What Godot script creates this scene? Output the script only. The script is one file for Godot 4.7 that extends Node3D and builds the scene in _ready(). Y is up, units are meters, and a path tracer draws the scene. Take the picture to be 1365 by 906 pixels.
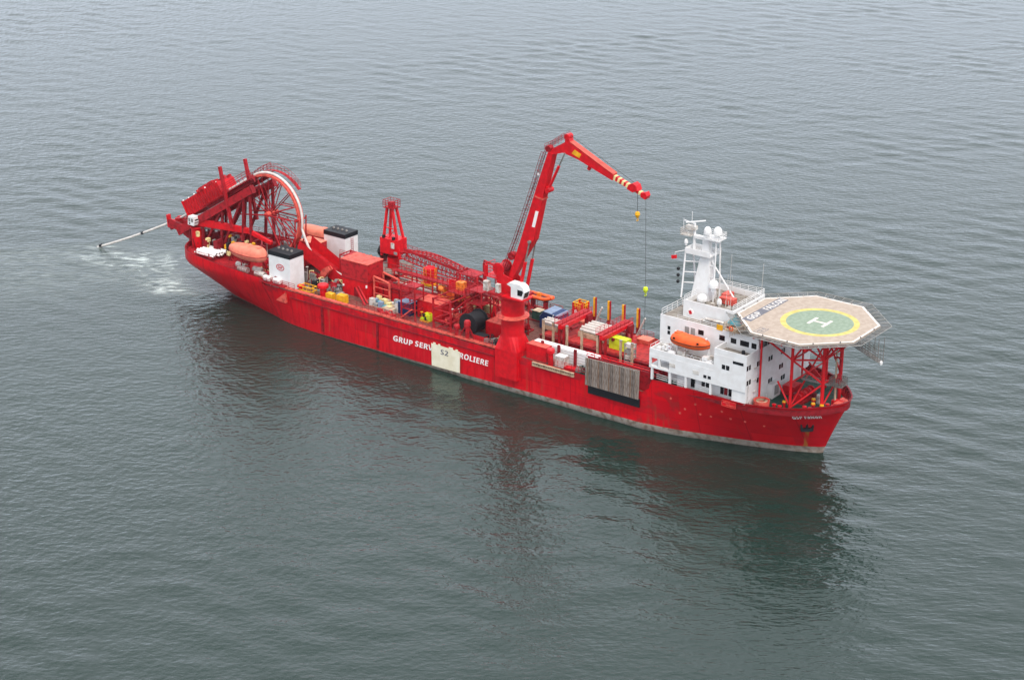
extends Node3D
# A red pipe-laying ship under way on a calm grey sea, seen from the air.

# ------------------------------------------------------------------ mesh builder
class MB:
	var st := SurfaceTool.new()
	var off := Vector3.ZERO
	func _init(o := Vector3.ZERO):
		off = o
		st.begin(Mesh.PRIMITIVE_TRIANGLES)
		st.set_smooth_group(-1)
	func tri(a: Vector3, b: Vector3, c: Vector3, o: Vector3):
		if (c - a).cross(b - a).dot(o) < 0.0:
			var t := b
			b = c
			c = t
		st.add_vertex(a - off); st.add_vertex(b - off); st.add_vertex(c - off)
	func quad(a: Vector3, b: Vector3, c: Vector3, d: Vector3, o: Vector3):
		tri(a, b, c, o); tri(a, c, d, o)
	func hexa(p: Array):   # eight corners: 0-3 one end, 4-7 the other end
		var m := Vector3.ZERO
		for q in p: m += q
		m /= 8.0
		for f in [[0, 1, 2, 3], [4, 5, 6, 7], [0, 1, 5, 4], [1, 2, 6, 5], [2, 3, 7, 6], [3, 0, 4, 7]]:
			var c: Vector3 = (p[f[0]] + p[f[1]] + p[f[2]] + p[f[3]]) / 4.0
			quad(p[f[0]], p[f[1]], p[f[2]], p[f[3]], c - m)
	func box(c: Vector3, s: Vector3, b := Basis.IDENTITY):
		var h := s / 2.0
		var p := []
		for q in [[-1, -1, -1], [1, -1, -1], [1, 1, -1], [-1, 1, -1], [-1, -1, 1], [1, -1, 1], [1, 1, 1], [-1, 1, 1]]:
			p.append(c + b * Vector3(h.x * q[0], h.y * q[1], h.z * q[2]))
		hexa(p)
	func span(a: Vector3, b: Vector3):   # a box from corner to corner
		box((a + b) / 2.0, (b - a).abs())
	func frame(d: Vector3) -> Basis:
		var up := Vector3.UP if absf(d.normalized().y) < 0.95 else Vector3.RIGHT
		var x := d.normalized()
		var z := x.cross(up).normalized()
		return Basis(x, z.cross(x).normalized(), z)
	func beam(a: Vector3, b: Vector3, w: float, h: float):   # rectangular bar, w sideways, h upwards
		box((a + b) / 2.0, Vector3((b - a).length(), h, w), frame(b - a))
	func tube(a: Vector3, b: Vector3, r: float, r2 := -1.0, n := 8):
		if r2 < 0.0: r2 = r
		var f := frame(b - a)
		var pa := []
		var pb := []
		for i in n:
			var t := TAU * i / n
			var d := f.y * cos(t) + f.z * sin(t)
			pa.append(a + d * r); pb.append(b + d * r2)
		st.set_smooth_group(1)
		for i in n:
			var j := (i + 1) % n
			var o: Vector3 = (pa[i] + pa[j]) / 2.0 - a
			if r < 0.001: o = (pb[i] + pb[j]) / 2.0 - b
			quad(pa[i], pa[j], pb[j], pb[i], o)
		st.set_smooth_group(-1)
		if n > 4 or r > 0.2:
			for i in range(1, n - 1):
				tri(pa[0], pa[i], pa[i + 1], a - b); tri(pb[0], pb[i], pb[i + 1], b - a)
	func path(pts: Array, r: float, n := 6):
		for i in pts.size() - 1: tube(pts[i], pts[i + 1], r, r, n)
	func lathe(c: Vector3, prof: Array, n := 16, b := Basis.IDENTITY, smooth := true):   # prof: [radius, height]
		for k in prof.size() - 1:
			st.set_smooth_group((k + 2) if smooth else -1)
			for i in n:
				var t := TAU * i / n
				var u := TAU * (i + 1) / n
				var d := Vector3(cos(t), 0, sin(t))
				var e := Vector3(cos(u), 0, sin(u))
				var r0: float = prof[k][0]
				var r1: float = prof[k + 1][0]
				var y0 := Vector3(0, prof[k][1], 0)
				var y1 := Vector3(0, prof[k + 1][1], 0)
				var nn := Vector3((d + e).x / 2 * (y1.y - y0.y), r0 - r1, (d + e).z / 2 * (y1.y - y0.y))
				if r0 > 0.001: tri(c + b * (d * r0 + y0), c + b * (e * r0 + y0), c + b * (e * r1 + y1), b * nn)
				if r1 > 0.001: tri(c + b * (d * r0 + y0), c + b * (e * r1 + y1), c + b * (d * r1 + y1), b * nn)
		st.set_smooth_group(-1)
	func ball(c: Vector3, r: Vector3, n := 12, m := 7):
		st.set_smooth_group(1)
		for k in m:
			var a := PI * k / m - PI / 2
			var a2 := PI * (k + 1) / m - PI / 2
			for i in n:
				var t := TAU * i / n
				var u := TAU * (i + 1) / n
				var p := [[a, t], [a, u], [a2, u], [a2, t]].map(func(q): return Vector3(cos(q[0]) * cos(q[1]), sin(q[0]), cos(q[0]) * sin(q[1])))
				var o: Vector3 = p[0] + p[1] + p[2] + p[3]
				if k > 0: tri(c + p[0] * r, c + p[1] * r, c + p[2] * r, o)
				if k < m - 1: tri(c + p[0] * r, c + p[2] * r, c + p[3] * r, o)
		st.set_smooth_group(-1)
	func prism(poly: Array, z0: float, z1: float):   # outline in x, y pushed along z
		var pv := PackedVector2Array(poly)
		var idx := Geometry2D.triangulate_polygon(pv)
		for i in range(0, idx.size(), 3):
			var q := [pv[idx[i]], pv[idx[i + 1]], pv[idx[i + 2]]]
			tri(Vector3(q[0].x, q[0].y, z0), Vector3(q[1].x, q[1].y, z0), Vector3(q[2].x, q[2].y, z0), Vector3(0, 0, z0 - z1))
			tri(Vector3(q[0].x, q[0].y, z1), Vector3(q[1].x, q[1].y, z1), Vector3(q[2].x, q[2].y, z1), Vector3(0, 0, z1 - z0))
		var area := 0.0
		for i in pv.size():
			area += pv[i].cross(pv[(i + 1) % pv.size()])
		for i in pv.size():
			var a := pv[i]
			var b := pv[(i + 1) % pv.size()]
			var nrm := Vector3((b - a).y, -(b - a).x, 0) * signf(area)
			quad(Vector3(a.x, a.y, z0), Vector3(b.x, b.y, z0), Vector3(b.x, b.y, z1), Vector3(a.x, a.y, z1), nrm)
	func flat(poly: Array, y0: float, y1: float):   # outline in x, z pushed upwards
		var pv := PackedVector2Array(poly)
		var idx := Geometry2D.triangulate_polygon(pv)
		for i in range(0, idx.size(), 3):
			var q := [pv[idx[i]], pv[idx[i + 1]], pv[idx[i + 2]]]
			tri(Vector3(q[0].x, y0, q[0].y), Vector3(q[1].x, y0, q[1].y), Vector3(q[2].x, y0, q[2].y), Vector3(0, y0 - y1, 0))
			tri(Vector3(q[0].x, y1, q[0].y), Vector3(q[1].x, y1, q[1].y), Vector3(q[2].x, y1, q[2].y), Vector3(0, y1 - y0, 0))
		var area := 0.0
		for i in pv.size(): area += pv[i].cross(pv[(i + 1) % pv.size()])
		for i in pv.size():
			var a := pv[i]
			var b := pv[(i + 1) % pv.size()]
			quad(Vector3(a.x, y0, a.y), Vector3(b.x, y0, b.y), Vector3(b.x, y1, b.y), Vector3(a.x, y1, a.y), Vector3((b - a).y, 0, -(b - a).x) * signf(area))
	func rail(pts: Array, h := 1.05, step := 1.6, r := 0.035, bars := 3):
		for i in pts.size() - 1:
			var a: Vector3 = pts[i]
			var b: Vector3 = pts[i + 1]
			for k in range(1, bars + 1):
				var up := Vector3.UP * h * k / bars
				tube(a + up, b + up, r, r, 4)
			var n := maxi(1, int(round((b - a).length() / step)))
			for k in n + 1:
				var p := a.lerp(b, float(k) / n)
				tube(p, p + Vector3.UP * h, r, r, 4)
	func mesh() -> ArrayMesh:
		st.generate_normals()
		return st.commit()

# ------------------------------------------------------------------ names, labels, parts
var taken := {}
var M := {}
var rng := RandomNumberGenerator.new()

func numbered(called: String) -> String:
	var n: int = taken.get(called, 0)
	taken[called] = n + 1
	return called if n == 0 else "%s_%03d" % [called, n]

const ORD := ["first", "second", "third", "fourth", "fifth", "sixth", "seventh", "eighth", "ninth", "tenth", "eleventh", "twelfth", "thirteenth"]
func thing(called: String, label: String, category: String, at := Vector3.ZERO, group := "") -> Node3D:
	var o := Node3D.new()
	o.name = numbered(called)
	add_child(o, true)
	o.position = at
	tag(o, label, category, group)
	return o

func tag(o: Node, label: String, category: String, group := ""):
	o.set_meta("label", label)
	o.set_meta("category", category)
	if group != "": o.set_meta("group", group)

func mb(t: Node3D) -> MB:   # a builder in world coordinates for a part of t
	return MB.new(t.position if t.get_parent() == self else t.get_parent().position if t.get_parent().get_parent() == self else Vector3.ZERO)

const SPLIT := ["leg", "exhaust_pipe", "sheave", "bracket", "end_cap", "strap", "stand", "roof_locker", "flange", "drum_flange", "saddle", "bearer", "side_plate", "girder", "luffing_cylinder", "piston_rod", "post", "brace", "trestle", "cross_beam", "spoke", "strut", "tyre_ring", "orange_bar", "whip_antenna", "wall_stiffener", "stiffener", "hook", "cradle", "rolled_fender", "stern_roller", "mounting_bracket", "corner_posts", "stern_frame", "roller_bracket", "sheave_head", "loading_arm", "hanging_rope", "rope", "console", "a_frame", "gearbox", "wheel_stand", "radar_scanner", "slot", "shell", "orange_pipe", "underframe", "front_pipes", "anode_collar", "stair_step"]
const STUFF := ["roof_fittings", "valve_block", "bulwark_ribs", "hydraulic_motors", "white_valve_caps", "winch_machinery", "pipework", "valve_gear", "pump", "tank", "cabinet", "roller_track", "safety_net", "side_ribs"]
func part(parent: Node, called: String, b: MB, m: Material) -> MeshInstance3D:
	var mesh := b.mesh()
	if called in SPLIT:
		var pieces := islands(mesh)
		var first: MeshInstance3D = null
		for p in pieces:
			var o := put(parent, called.trim_suffix("s") if called == "corner_posts" else called, p, m)
			if first == null: first = o
		return first
	var r := put(parent, called, mesh, m)
	if called in STUFF: r.set_meta("kind", "stuff")
	return r

func islands(mesh: ArrayMesh) -> Array:   # the separate pieces of a mesh, each as a mesh of its own
	var arr := mesh.surface_get_arrays(0)
	var vs: PackedVector3Array = arr[Mesh.ARRAY_VERTEX]
	var ns: PackedVector3Array = arr[Mesh.ARRAY_NORMAL]
	var up := PackedInt32Array()
	var seen := {}
	for i in vs.size():
		var key := Vector3i((vs[i] * 2000.0).round())
		if not seen.has(key): seen[key] = i
		up.append(seen[key])
	var find := func(a: int) -> int:
		while up[a] != a: a = up[a]
		return a
	for i in range(0, vs.size(), 3):
		var a: int = find.call(i)
		for j in [i + 1, i + 2]:
			var b: int = find.call(j)
			if b != a:
				if b < a:
					up[a] = b
					a = b
				else: up[b] = a
	var groups := {}
	for i in range(0, vs.size(), 3):
		var a: int = find.call(i)
		if not groups.has(a): groups[a] = []
		groups[a].append(i)
	var out := []
	for g in groups.values():
		var v2 := PackedVector3Array()
		var n2 := PackedVector3Array()
		for i in g:
			for j in 3:
				v2.append(vs[i + j]); n2.append(ns[i + j])
		var a2 := []
		a2.resize(Mesh.ARRAY_MAX)
		a2[Mesh.ARRAY_VERTEX] = v2
		a2[Mesh.ARRAY_NORMAL] = n2
		var m2 := ArrayMesh.new()
		m2.add_surface_from_arrays(Mesh.PRIMITIVE_TRIANGLES, a2)
		out.append(m2)
	return out

func put(parent: Node, called: String, mesh: Mesh, m: Material) -> MeshInstance3D:
	var o := MeshInstance3D.new()
	o.name = called
	o.mesh = mesh
	o.material_override = m
	o.cast_shadow = GeometryInstance3D.SHADOW_CASTING_SETTING_ON
	parent.add_child(o, true)
	return o

func boxpart(parent: Node3D, called: String, c: Vector3, s: Vector3, m: Material, b := Basis.IDENTITY) -> MeshInstance3D:
	var q := mb(parent)
	q.box(c, s, b)
	return part(parent, called, q, m)

func copy(o: Node3D, at: Vector3, label: String, turn := 0.0) -> Node3D:
	var c: Node3D = o.duplicate()
	c.name = numbered(String(o.name))
	add_child(c, true)
	c.position = at
	c.rotation.y = turn
	c.set_meta("label", label)
	return c

# ------------------------------------------------------------------ materials
func noise_tex(freq: float, lo: Color, hi: Color, seed_: int, size := 512, octaves := 4, ramp := []) -> NoiseTexture2D:
	var n := FastNoiseLite.new()
	n.seed = seed_
	n.frequency = freq
	n.fractal_octaves = octaves
	var t := NoiseTexture2D.new()
	t.width = size
	t.height = size
	t.seamless = true
	t.noise = n
	var g := Gradient.new()
	if ramp.is_empty():
		g.offsets = PackedFloat32Array([0.25, 0.75])
		g.colors = PackedColorArray([lo, hi])
	else:
		g.offsets = PackedFloat32Array(ramp.map(func(q): return q[0]))
		g.colors = PackedColorArray(ramp.map(func(q): return q[1]))
	t.color_ramp = g
	return t

var wear: Texture2D
var grime: Texture2D
func paint(c: Color, rough := 0.5, tex = null, scale := 0.12) -> StandardMaterial3D:
	var m := StandardMaterial3D.new()
	m.albedo_color = c
	m.roughness = rough
	m.metallic_specular = 0.4
	m.albedo_texture = wear if tex == null else tex
	m.uv1_triplanar = true
	m.uv1_world_triplanar = true
	m.uv1_scale = Vector3.ONE * scale
	return m

func plain(c: Color, rough := 0.5) -> StandardMaterial3D:
	var m := StandardMaterial3D.new()
	m.albedo_color = c
	m.roughness = rough
	m.metallic_specular = 0.4
	return m

func make_materials():
	wear = noise_tex(0.012, Color(0.90, 0.89, 0.88), Color(1, 1, 1), 3, 512, 3)
	grime = noise_tex(0.014, Color.WHITE, Color.WHITE, 9, 512, 4, [[0.0, Color(0.62, 0.55, 0.52)], [0.3, Color(0.82, 0.78, 0.76)], [0.5, Color(0.95, 0.94, 0.93)], [1.0, Color(1, 1, 1)]])
	M.red = paint(Color(0.78, 0.03, 0.095), 0.5)
	M.deckred = paint(Color(0.70, 0.085, 0.13), 0.55, grime)
	M.dullred = paint(Color(0.66, 0.065, 0.12), 0.6, grime)
	M.darkred = paint(Color(0.53, 0.045, 0.10), 0.6, grime)
	M.cranered = paint(Color(0.81, 0.035, 0.10), 0.42)
	M.faded = paint(Color(0.84, 0.35, 0.30), 0.65, grime)
	M.salmon = paint(Color(0.90, 0.50, 0.41), 0.6)
	M.hatch = paint(Color(0.70, 0.16, 0.15), 0.7, grime)
	M.orange = paint(Color(0.93, 0.38, 0.16), 0.45)
	M.orangebox = paint(Color(0.88, 0.50, 0.18), 0.5, grime)
	M.yellow = paint(Color(0.90, 0.66, 0.10), 0.5)
	M.cream = paint(Color(0.90, 0.84, 0.60), 0.6, grime)
	M.lime = paint(Color(0.78, 0.86, 0.16), 0.5)
	M.white = paint(Color(0.86, 0.86, 0.86), 0.5, noise_tex(0.008, Color(0.965, 0.96, 0.955), Color(1, 1, 1), 5, 512, 3))
	M.offwhite = paint(Color(0.80, 0.79, 0.77), 0.6, grime)
	M.panelwhite = paint(Color(0.88, 0.855, 0.77), 0.6, noise_tex(0.006, Color(0.95, 0.94, 0.91), Color(1, 1, 1), 8))
	M.grey = paint(Color(0.56, 0.56, 0.55), 0.6)
	M.greydeck = paint(Color(0.55, 0.53, 0.50), 0.75, grime)
	M.tan = paint(Color(0.74, 0.66, 0.56), 0.7, grime)
	M.steel = paint(Color(0.50, 0.49, 0.48), 0.5, grime)
	M.dark = paint(Color(0.11, 0.115, 0.13), 0.6)
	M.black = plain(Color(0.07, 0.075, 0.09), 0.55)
	M.glass = plain(Color(0.08, 0.085, 0.10), 0.12)
	M.blue = paint(Color(0.10, 0.20, 0.38), 0.55)
	M.bluecloth = paint(Color(0.50, 0.56, 0.66), 0.8)
	M.teal = paint(Color(0.30, 0.60, 0.66), 0.6)
	M.green = paint(Color(0.16, 0.30, 0.26), 0.75, grime)
	M.deck = paint(Color(0.46, 0.30, 0.27), 0.8, grime, 0.2)
	M.rust = paint(Color(0.45, 0.28, 0.20), 0.85, grime, 0.3)
	M.helideck = paint(Color(0.655, 0.60, 0.55), 0.8, noise_tex(0.02, Color(0.93, 0.92, 0.91), Color(1, 1, 1), 12), 0.08)
	M.helired = plain(Color(0.78, 0.06, 0.10), 0.5)
	M.heligreen = paint(Color(0.52, 0.575, 0.51), 0.8, noise_tex(0.02, Color(0.9, 0.92, 0.9), Color(1, 1, 1), 13), 0.1)
	M.heliyellow = paint(Color(0.76, 0.71, 0.42), 0.8)
	M.heliwhite = paint(Color(0.82, 0.80, 0.78), 0.8)
	M.slate = paint(Color(0.42, 0.425, 0.46), 0.8)
	M.letter = plain(Color(0.90, 0.88, 0.87), 0.6)
	M.letterred = plain(Color(0.72, 0.05, 0.12), 0.6)
	M.rope = plain(Color(0.22, 0.22, 0.22), 0.8)
	M.boot = paint(Color(0.62, 0.58, 0.545), 0.8, noise_tex(0.02, Color.WHITE, Color.WHITE, 21, 512, 6, [[0.0, Color(0.55, 0.45, 0.40)], [0.36, Color(0.80, 0.73, 0.69)], [0.5, Color(0.95, 0.93, 0.90)], [0.7, Color(1, 1, 1)], [1.0, Color(0.86, 0.82, 0.76)]]), 0.06)
	M.hull = StandardMaterial3D.new()
	M.hull.albedo_texture = hull_texture()
	M.hull.roughness = 0.42
	M.hull.metallic_specular = 0.32
	M.plate = StandardMaterial3D.new()
	M.plate.roughness = 0.75
	M.plate.albedo_texture = noise_tex(0.02, Color.WHITE, Color.WHITE, 31, 512, 5, [[0.0, Color(0.42, 0.30, 0.22)], [0.3, Color(0.44, 0.38, 0.34)], [0.55, Color(0.53, 0.49, 0.46)], [1.0, Color(0.64, 0.61, 0.58)]])
	M.plate.uv1_triplanar = true
	M.plate.uv1_world_triplanar = true
	M.plate.uv1_scale = Vector3(0.5, 0.07, 0.5)
	for e in [["platea", Color(1.0, 0.97, 0.94)], ["plateb", Color(0.72, 0.70, 0.69)], ["platec", Color(0.90, 0.78, 0.68)]]:
		M[e[0]] = M.plate.duplicate()
		M[e[0]].albedo_color = e[1]

func hull_texture() -> ImageTexture:
	# the hull's paint: patches of older and newer red, run marks, rust below scuppers and fittings
	var w := 2048
	var h := 160
	var img := Image.create(w, h, false, Image.FORMAT_RGB8)
	var n1 := FastNoiseLite.new()
	n1.seed = 4; n1.frequency = 0.02; n1.fractal_octaves = 4
	var n2 := FastNoiseLite.new()
	n2.seed = 7; n2.frequency = 0.05; n2.fractal_octaves = 3
	var runs := []
	rng.seed = 77
	for x in [-34.5, -31.5, -28, -26.5, -22, -17.5, -15.6, -9, -3.5, 12, 19, 22, 26, 31, 43.2, 44.6, 46, 46.8, 41.2, 58.5, 69.3]:
		runs.append([x, 0.18 + rng.randf() * 0.3, 1.5 + rng.randf() * 4.0, 4.0 + rng.randf() * 3.0, 0.4 + 0.5 * rng.randf()])
	var red := Color(0.80, 0.015, 0.085)
	for i in w:
		var x := -76.0 + 152.0 * i / w
		for j in h:
			var y := 11.0 - 11.0 * j / h
			var a := n1.get_noise_2d(i * 1.0, j * 1.5)
			var s := n2.get_noise_2d(i * 1.4, j * 0.22)
			var c := red
			# tone patches of repainting
			var blk := floori((x + 76.0) / 6.2)
			c = c.lerp(Color(0.70, 0.02, 0.10), 0.7 * fposmod(sin(blk * 12.9 + floori(y / 3.1) * 4.1) * 43.7, 1.0))
			c = c.lerp(Color(0.60, 0.03, 0.09), clampf(a * 0.6, 0, 0.35))
			c = c.lerp(Color(0.80, 0.20, 0.22), clampf((s - 0.08) * 1.2, 0, 0.45) * clampf(1.2 - absf(x + 8.0) / 60.0, 0.15, 1))
			if s < -0.3 and x < 40: c = c.lerp(Color(0.58, 0.03, 0.09), 0.4)
			# plate seams
			if absf(fposmod(x, 8.0) - 4.0) < 0.06 or absf(y - 3.35) < 0.05: c = c.lerp(Color(0.52, 0.03, 0.09), 0.5)
			for r in runs:
				var d: float = absf(x - r[0] - 0.12 * a)
				if d < r[1] and y < r[3] and y > r[3] - r[2] - 1.5 * s:
					c = c.lerp(Color(0.62, 0.36, 0.20), r[4] * (1.0 - d / r[1]) * clampf(0.6 + s, 0, 1))
			# scuffed, rusty zone behind the side panel and along the mooring deck
			if x > 40.5 and x < 49 and y < 9.5:
				c = c.lerp(Color(0.56, 0.20, 0.17), clampf((a + 0.25 * s + 0.03) * 1.3, 0, 0.55))
			if x < 31 and x > -44 and y > 5.75 and y < 7.2:
				c = c.lerp(Color(0.55, 0.13, 0.15), clampf((a + 0.15) * 1.6, 0, 0.6))
			# rust run below the anchor
			if absf(x - 69.0 + 0.27 * (5.4 - y) - 0.1 * a) < 0.3 and y < 5.4: c = c.lerp(Color(0.66, 0.40, 0.17), clampf(0.85 + s, 0.3, 0.95))
			img.set_pixel(i, j, c)
	img.generate_mipmaps()
	return ImageTexture.create_from_image(img)

# ------------------------------------------------------------------ the hull's form
# stations from stern to stem: waterline x, waterline half breadth, top x, top half breadth, top height, knuckle
const ROWS := [
	[-59.5, 0.0, -70.6, 0.0, 8.2, 0.7], [-59.2, 1.9, -70.3, 2.4, 8.2, 0.7], [-58.4, 3.7, -69.3, 4.9, 8.2, 0.7], [-56.4, 4.8, -67.5, 7.1, 8.2, 0.7],
	[-53.4, 5.6, -64.4, 8.7, 8.2, 0.72], [-49.4, 6.5, -59.5, 9.6, 8.2, 0.75], [-46.0, 7.4, -53.0, 10.1, 8.1, 0.8], [-43.0, 8.1, -47.0, 10.4, 8.0, 0.85],
	[-40.6, 8.8, -43.4, 10.5, 8.0, 0.9], [-40.0, 9.0, -42.6, 10.5, 7.0, 0.95], [-35.0, 9.9, -36.0, 10.5, 7.0, 1.0], [-24.5, 10.3, -24.5, 10.5, 7.0, 1.0],
	[-10.0, 10.45, -10.0, 10.5, 7.0, 1.0], [10.0, 10.45, 10.0, 10.5, 7.0, 1.0], [30.8, 10.3, 30.8, 10.5, 7.0, 1.0], [41.2, 10.0, 42.4, 10.5, 7.0, 1.0],
	[42.9, 9.75, 44.2, 10.5, 9.6, 1.0], [46.5, 9.05, 48.0, 10.5, 9.7, 1.0], [52.6, 7.2, 54.6, 10.5, 9.7, 1.0], [59.6, 4.8, 61.8, 10.35, 9.75, 1.0],
	[65.2, 2.6, 67.6, 8.2, 9.85, 1.0], [67.5, 1.55, 70.6, 5.9, 9.9, 1.0], [69.2, 0.7, 72.9, 3.2, 9.95, 1.0], [69.8, 0.3, 73.9, 1.4, 10.0, 1.0], [70.1, 0.0, 74.2, 0.0, 10.0, 1.0]]
var ST := []
func cub(a: float, b: float, c: float, d: float, t: float) -> float:
	var m0 := (c - a) * 0.5
	var m1 := (d - b) * 0.5
	var t2 := t * t
	var t3 := t2 * t
	return (2 * t3 - 3 * t2 + 1) * b + (t3 - 2 * t2 + t) * m0 + (3 * t2 - 2 * t3) * c + (t3 - t2) * m1
func build_stations():
	var n := ROWS.size()
	for i in n - 1:
		var sub := 1 if absf(ROWS[i][0] + 0) < 31 and absf(ROWS[i + 1][0]) < 31 else 3
		for k in sub:
			var t := float(k) / sub
			var r := []
			for q in 6:
				if q >= 4 or sub == 1:
					r.append(lerpf(ROWS[i][q], ROWS[i + 1][q], t))
				else:
					var a = ROWS[maxi(i - 1, 0)]
					var d = ROWS[mini(i + 2, n - 1)]
					var va: float = a[q]
					var vd: float = d[q]
					if i == 0 and (q == 1 or q == 3): va = -ROWS[1][q]
					if i == 0 and (q == 0 or q == 2): va = ROWS[1][q]
					if i + 2 >= n: vd = ROWS[n - 1][q] + (ROWS[n - 1][q] - ROWS[n - 2][q])
					r.append(cub(va, ROWS[i][q], ROWS[i + 1][q], vd, t))
			r[1] = clampf(r[1], 0, 10.45); r[3] = clampf(r[3], 0, 10.5)
			ST.append(r)
	ST.append(ROWS[n - 1].duplicate())
func at_st(r: Array, y: float) -> Vector3:   # a point of the starboard side
	if y < 0.0:
		var k := clampf(1.0 + y * 0.12, 0.0, 1.0)
		return Vector3(r[0] * (1.0 + 0.01 * y) if r[0] < -30 else r[0], y, r[1] * k)
	var f: float = clampf(y / (r[4] * r[5]), 0, 1)
	if r[5] > 0.99 and r[2] > 43.5: f = clampf(y / r[4], 0, 1) ** 1.12
	return Vector3(lerpf(r[0], r[2], f), y, lerpf(r[1], r[3], f))
func hull_z(x: float, y: float) -> float:
	for i in ST.size() - 1:
		var a := at_st(ST[i], y)
		var b := at_st(ST[i + 1], y)
		if x >= a.x and x <= b.x: return lerpf(a.z, b.z, (x - a.x) / maxf(b.x - a.x, 1e-4))
	return 0.0
func boot_y(x: float) -> float:
	return clampf(0.62 + 0.017 * x, 0.1, 1.25)

func hull_strip(lo: Callable, hi: Callable, steps: int) -> ArrayMesh:
	var st := SurfaceTool.new()
	st.begin(Mesh.PRIMITIVE_TRIANGLES)
	st.set_smooth_group(1)
	for side in [1.0, -1.0]:
		for i in ST.size() - 1:
			for k in steps:
				var p := []
				for q in [[i, k], [i + 1, k], [i + 1, k + 1], [i, k + 1]]:
					var r: Array = ST[q[0]]
					var y: float = lerpf(lo.call(r), hi.call(r), float(q[1]) / steps)
					var v := at_st(r, y)
					v.z *= side
					p.append(v)
				for t in ([[0, 2, 1], [0, 3, 2]] if side > 0 else [[0, 1, 2], [0, 2, 3]]):
					for j in t:
						st.set_uv(Vector2((p[j].x + 76.0) / 152.0, 1.0 - p[j].y / 11.0))
						st.add_vertex(p[j])
	st.generate_normals()
	return st.commit()

func deck_sheet(b: MB, x0: float, x1: float, y: float, inset: float):
	var pts := []
	for r in ST:
		var v := at_st(r, minf(y, r[4]))
		if v.x >= x0 and v.x <= x1: pts.append(Vector2(v.x, maxf(v.z - inset, 0.0)))
	pts.push_front(Vector2(x0, maxf(hull_z(x0, y) - inset, 0.0)))
	pts.push_back(Vector2(x1, maxf(hull_z(x1, y) - inset, 0.0)))
	for i in pts.size() - 1:
		var a: Vector2 = pts[i]
		var c: Vector2 = pts[i + 1]
		if c.x - a.x < 0.001: continue
		b.quad(Vector3(a.x, y, a.y), Vector3(c.x, y, c.y), Vector3(c.x, y, -c.y), Vector3(a.x, y, -a.y), Vector3.UP)

func text_mesh(s: String, size: float, depth := 0.02, bold := true, font := "Droid Sans") -> TextMesh:
	var f := SystemFont.new()
	f.font_names = PackedStringArray([font])
	f.font_weight = 700 if bold else 400
	var t := TextMesh.new()
	var fv := FontVariation.new()
	fv.base_font = f
	fv.variation_embolden = 0.0
	t.text = s
	t.font = fv
	t.font_size = 64
	t.pixel_size = size / 46.0
	t.depth = depth
	return t

func letters(parent: Node3D, called: String, s: String, at: Vector3, width: float, height: float, basis_: Basis, m: Material, label := ""):
	# scaled so that the word fills width x height; at is its middle, in the frame of the parent
	var t := text_mesh(s, 1.0)
	var bb := t.get_aabb()
	var o := put(parent, called, t, m)
	var k := Basis(basis_.x * (width / bb.size.x), basis_.y * (height / bb.size.y), basis_.z)
	o.transform = Transform3D(k, at - k * (bb.position + bb.size / 2.0))
	if label != "": o.set_meta("label", label)
	return o

# ------------------------------------------------------------------ sea
const CREST := Vector3(0.796, 0, -0.605)   # along the wave crests
const RUN := Vector3(0.605, 0, 0.796)      # the way the waves run
var waves := []
func make_waves():
	rng.seed = 11
	for i in 16:
		var l := 4.0 * pow(1.1, i) * rng.randf_range(0.9, 1.1)
		var a := rng.randf_range(-1.0, 0.8)
		var d := RUN.rotated(Vector3.UP, a)
		var k := TAU / l
		waves.append([d.x * k, d.z * k, rng.randf() * TAU, SEA_SLOPE / k * rng.randf_range(0.6, 1.2) * (1.5 if l < 9.0 else 9.0 / l)])
const SEA_SLOPE := 0.010
func sea_y(x: float, z: float) -> float:
	var s := 0.0
	for w in waves: s += w[3] * sin(w[0] * x + w[1] * z + w[2])
	return s

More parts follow.
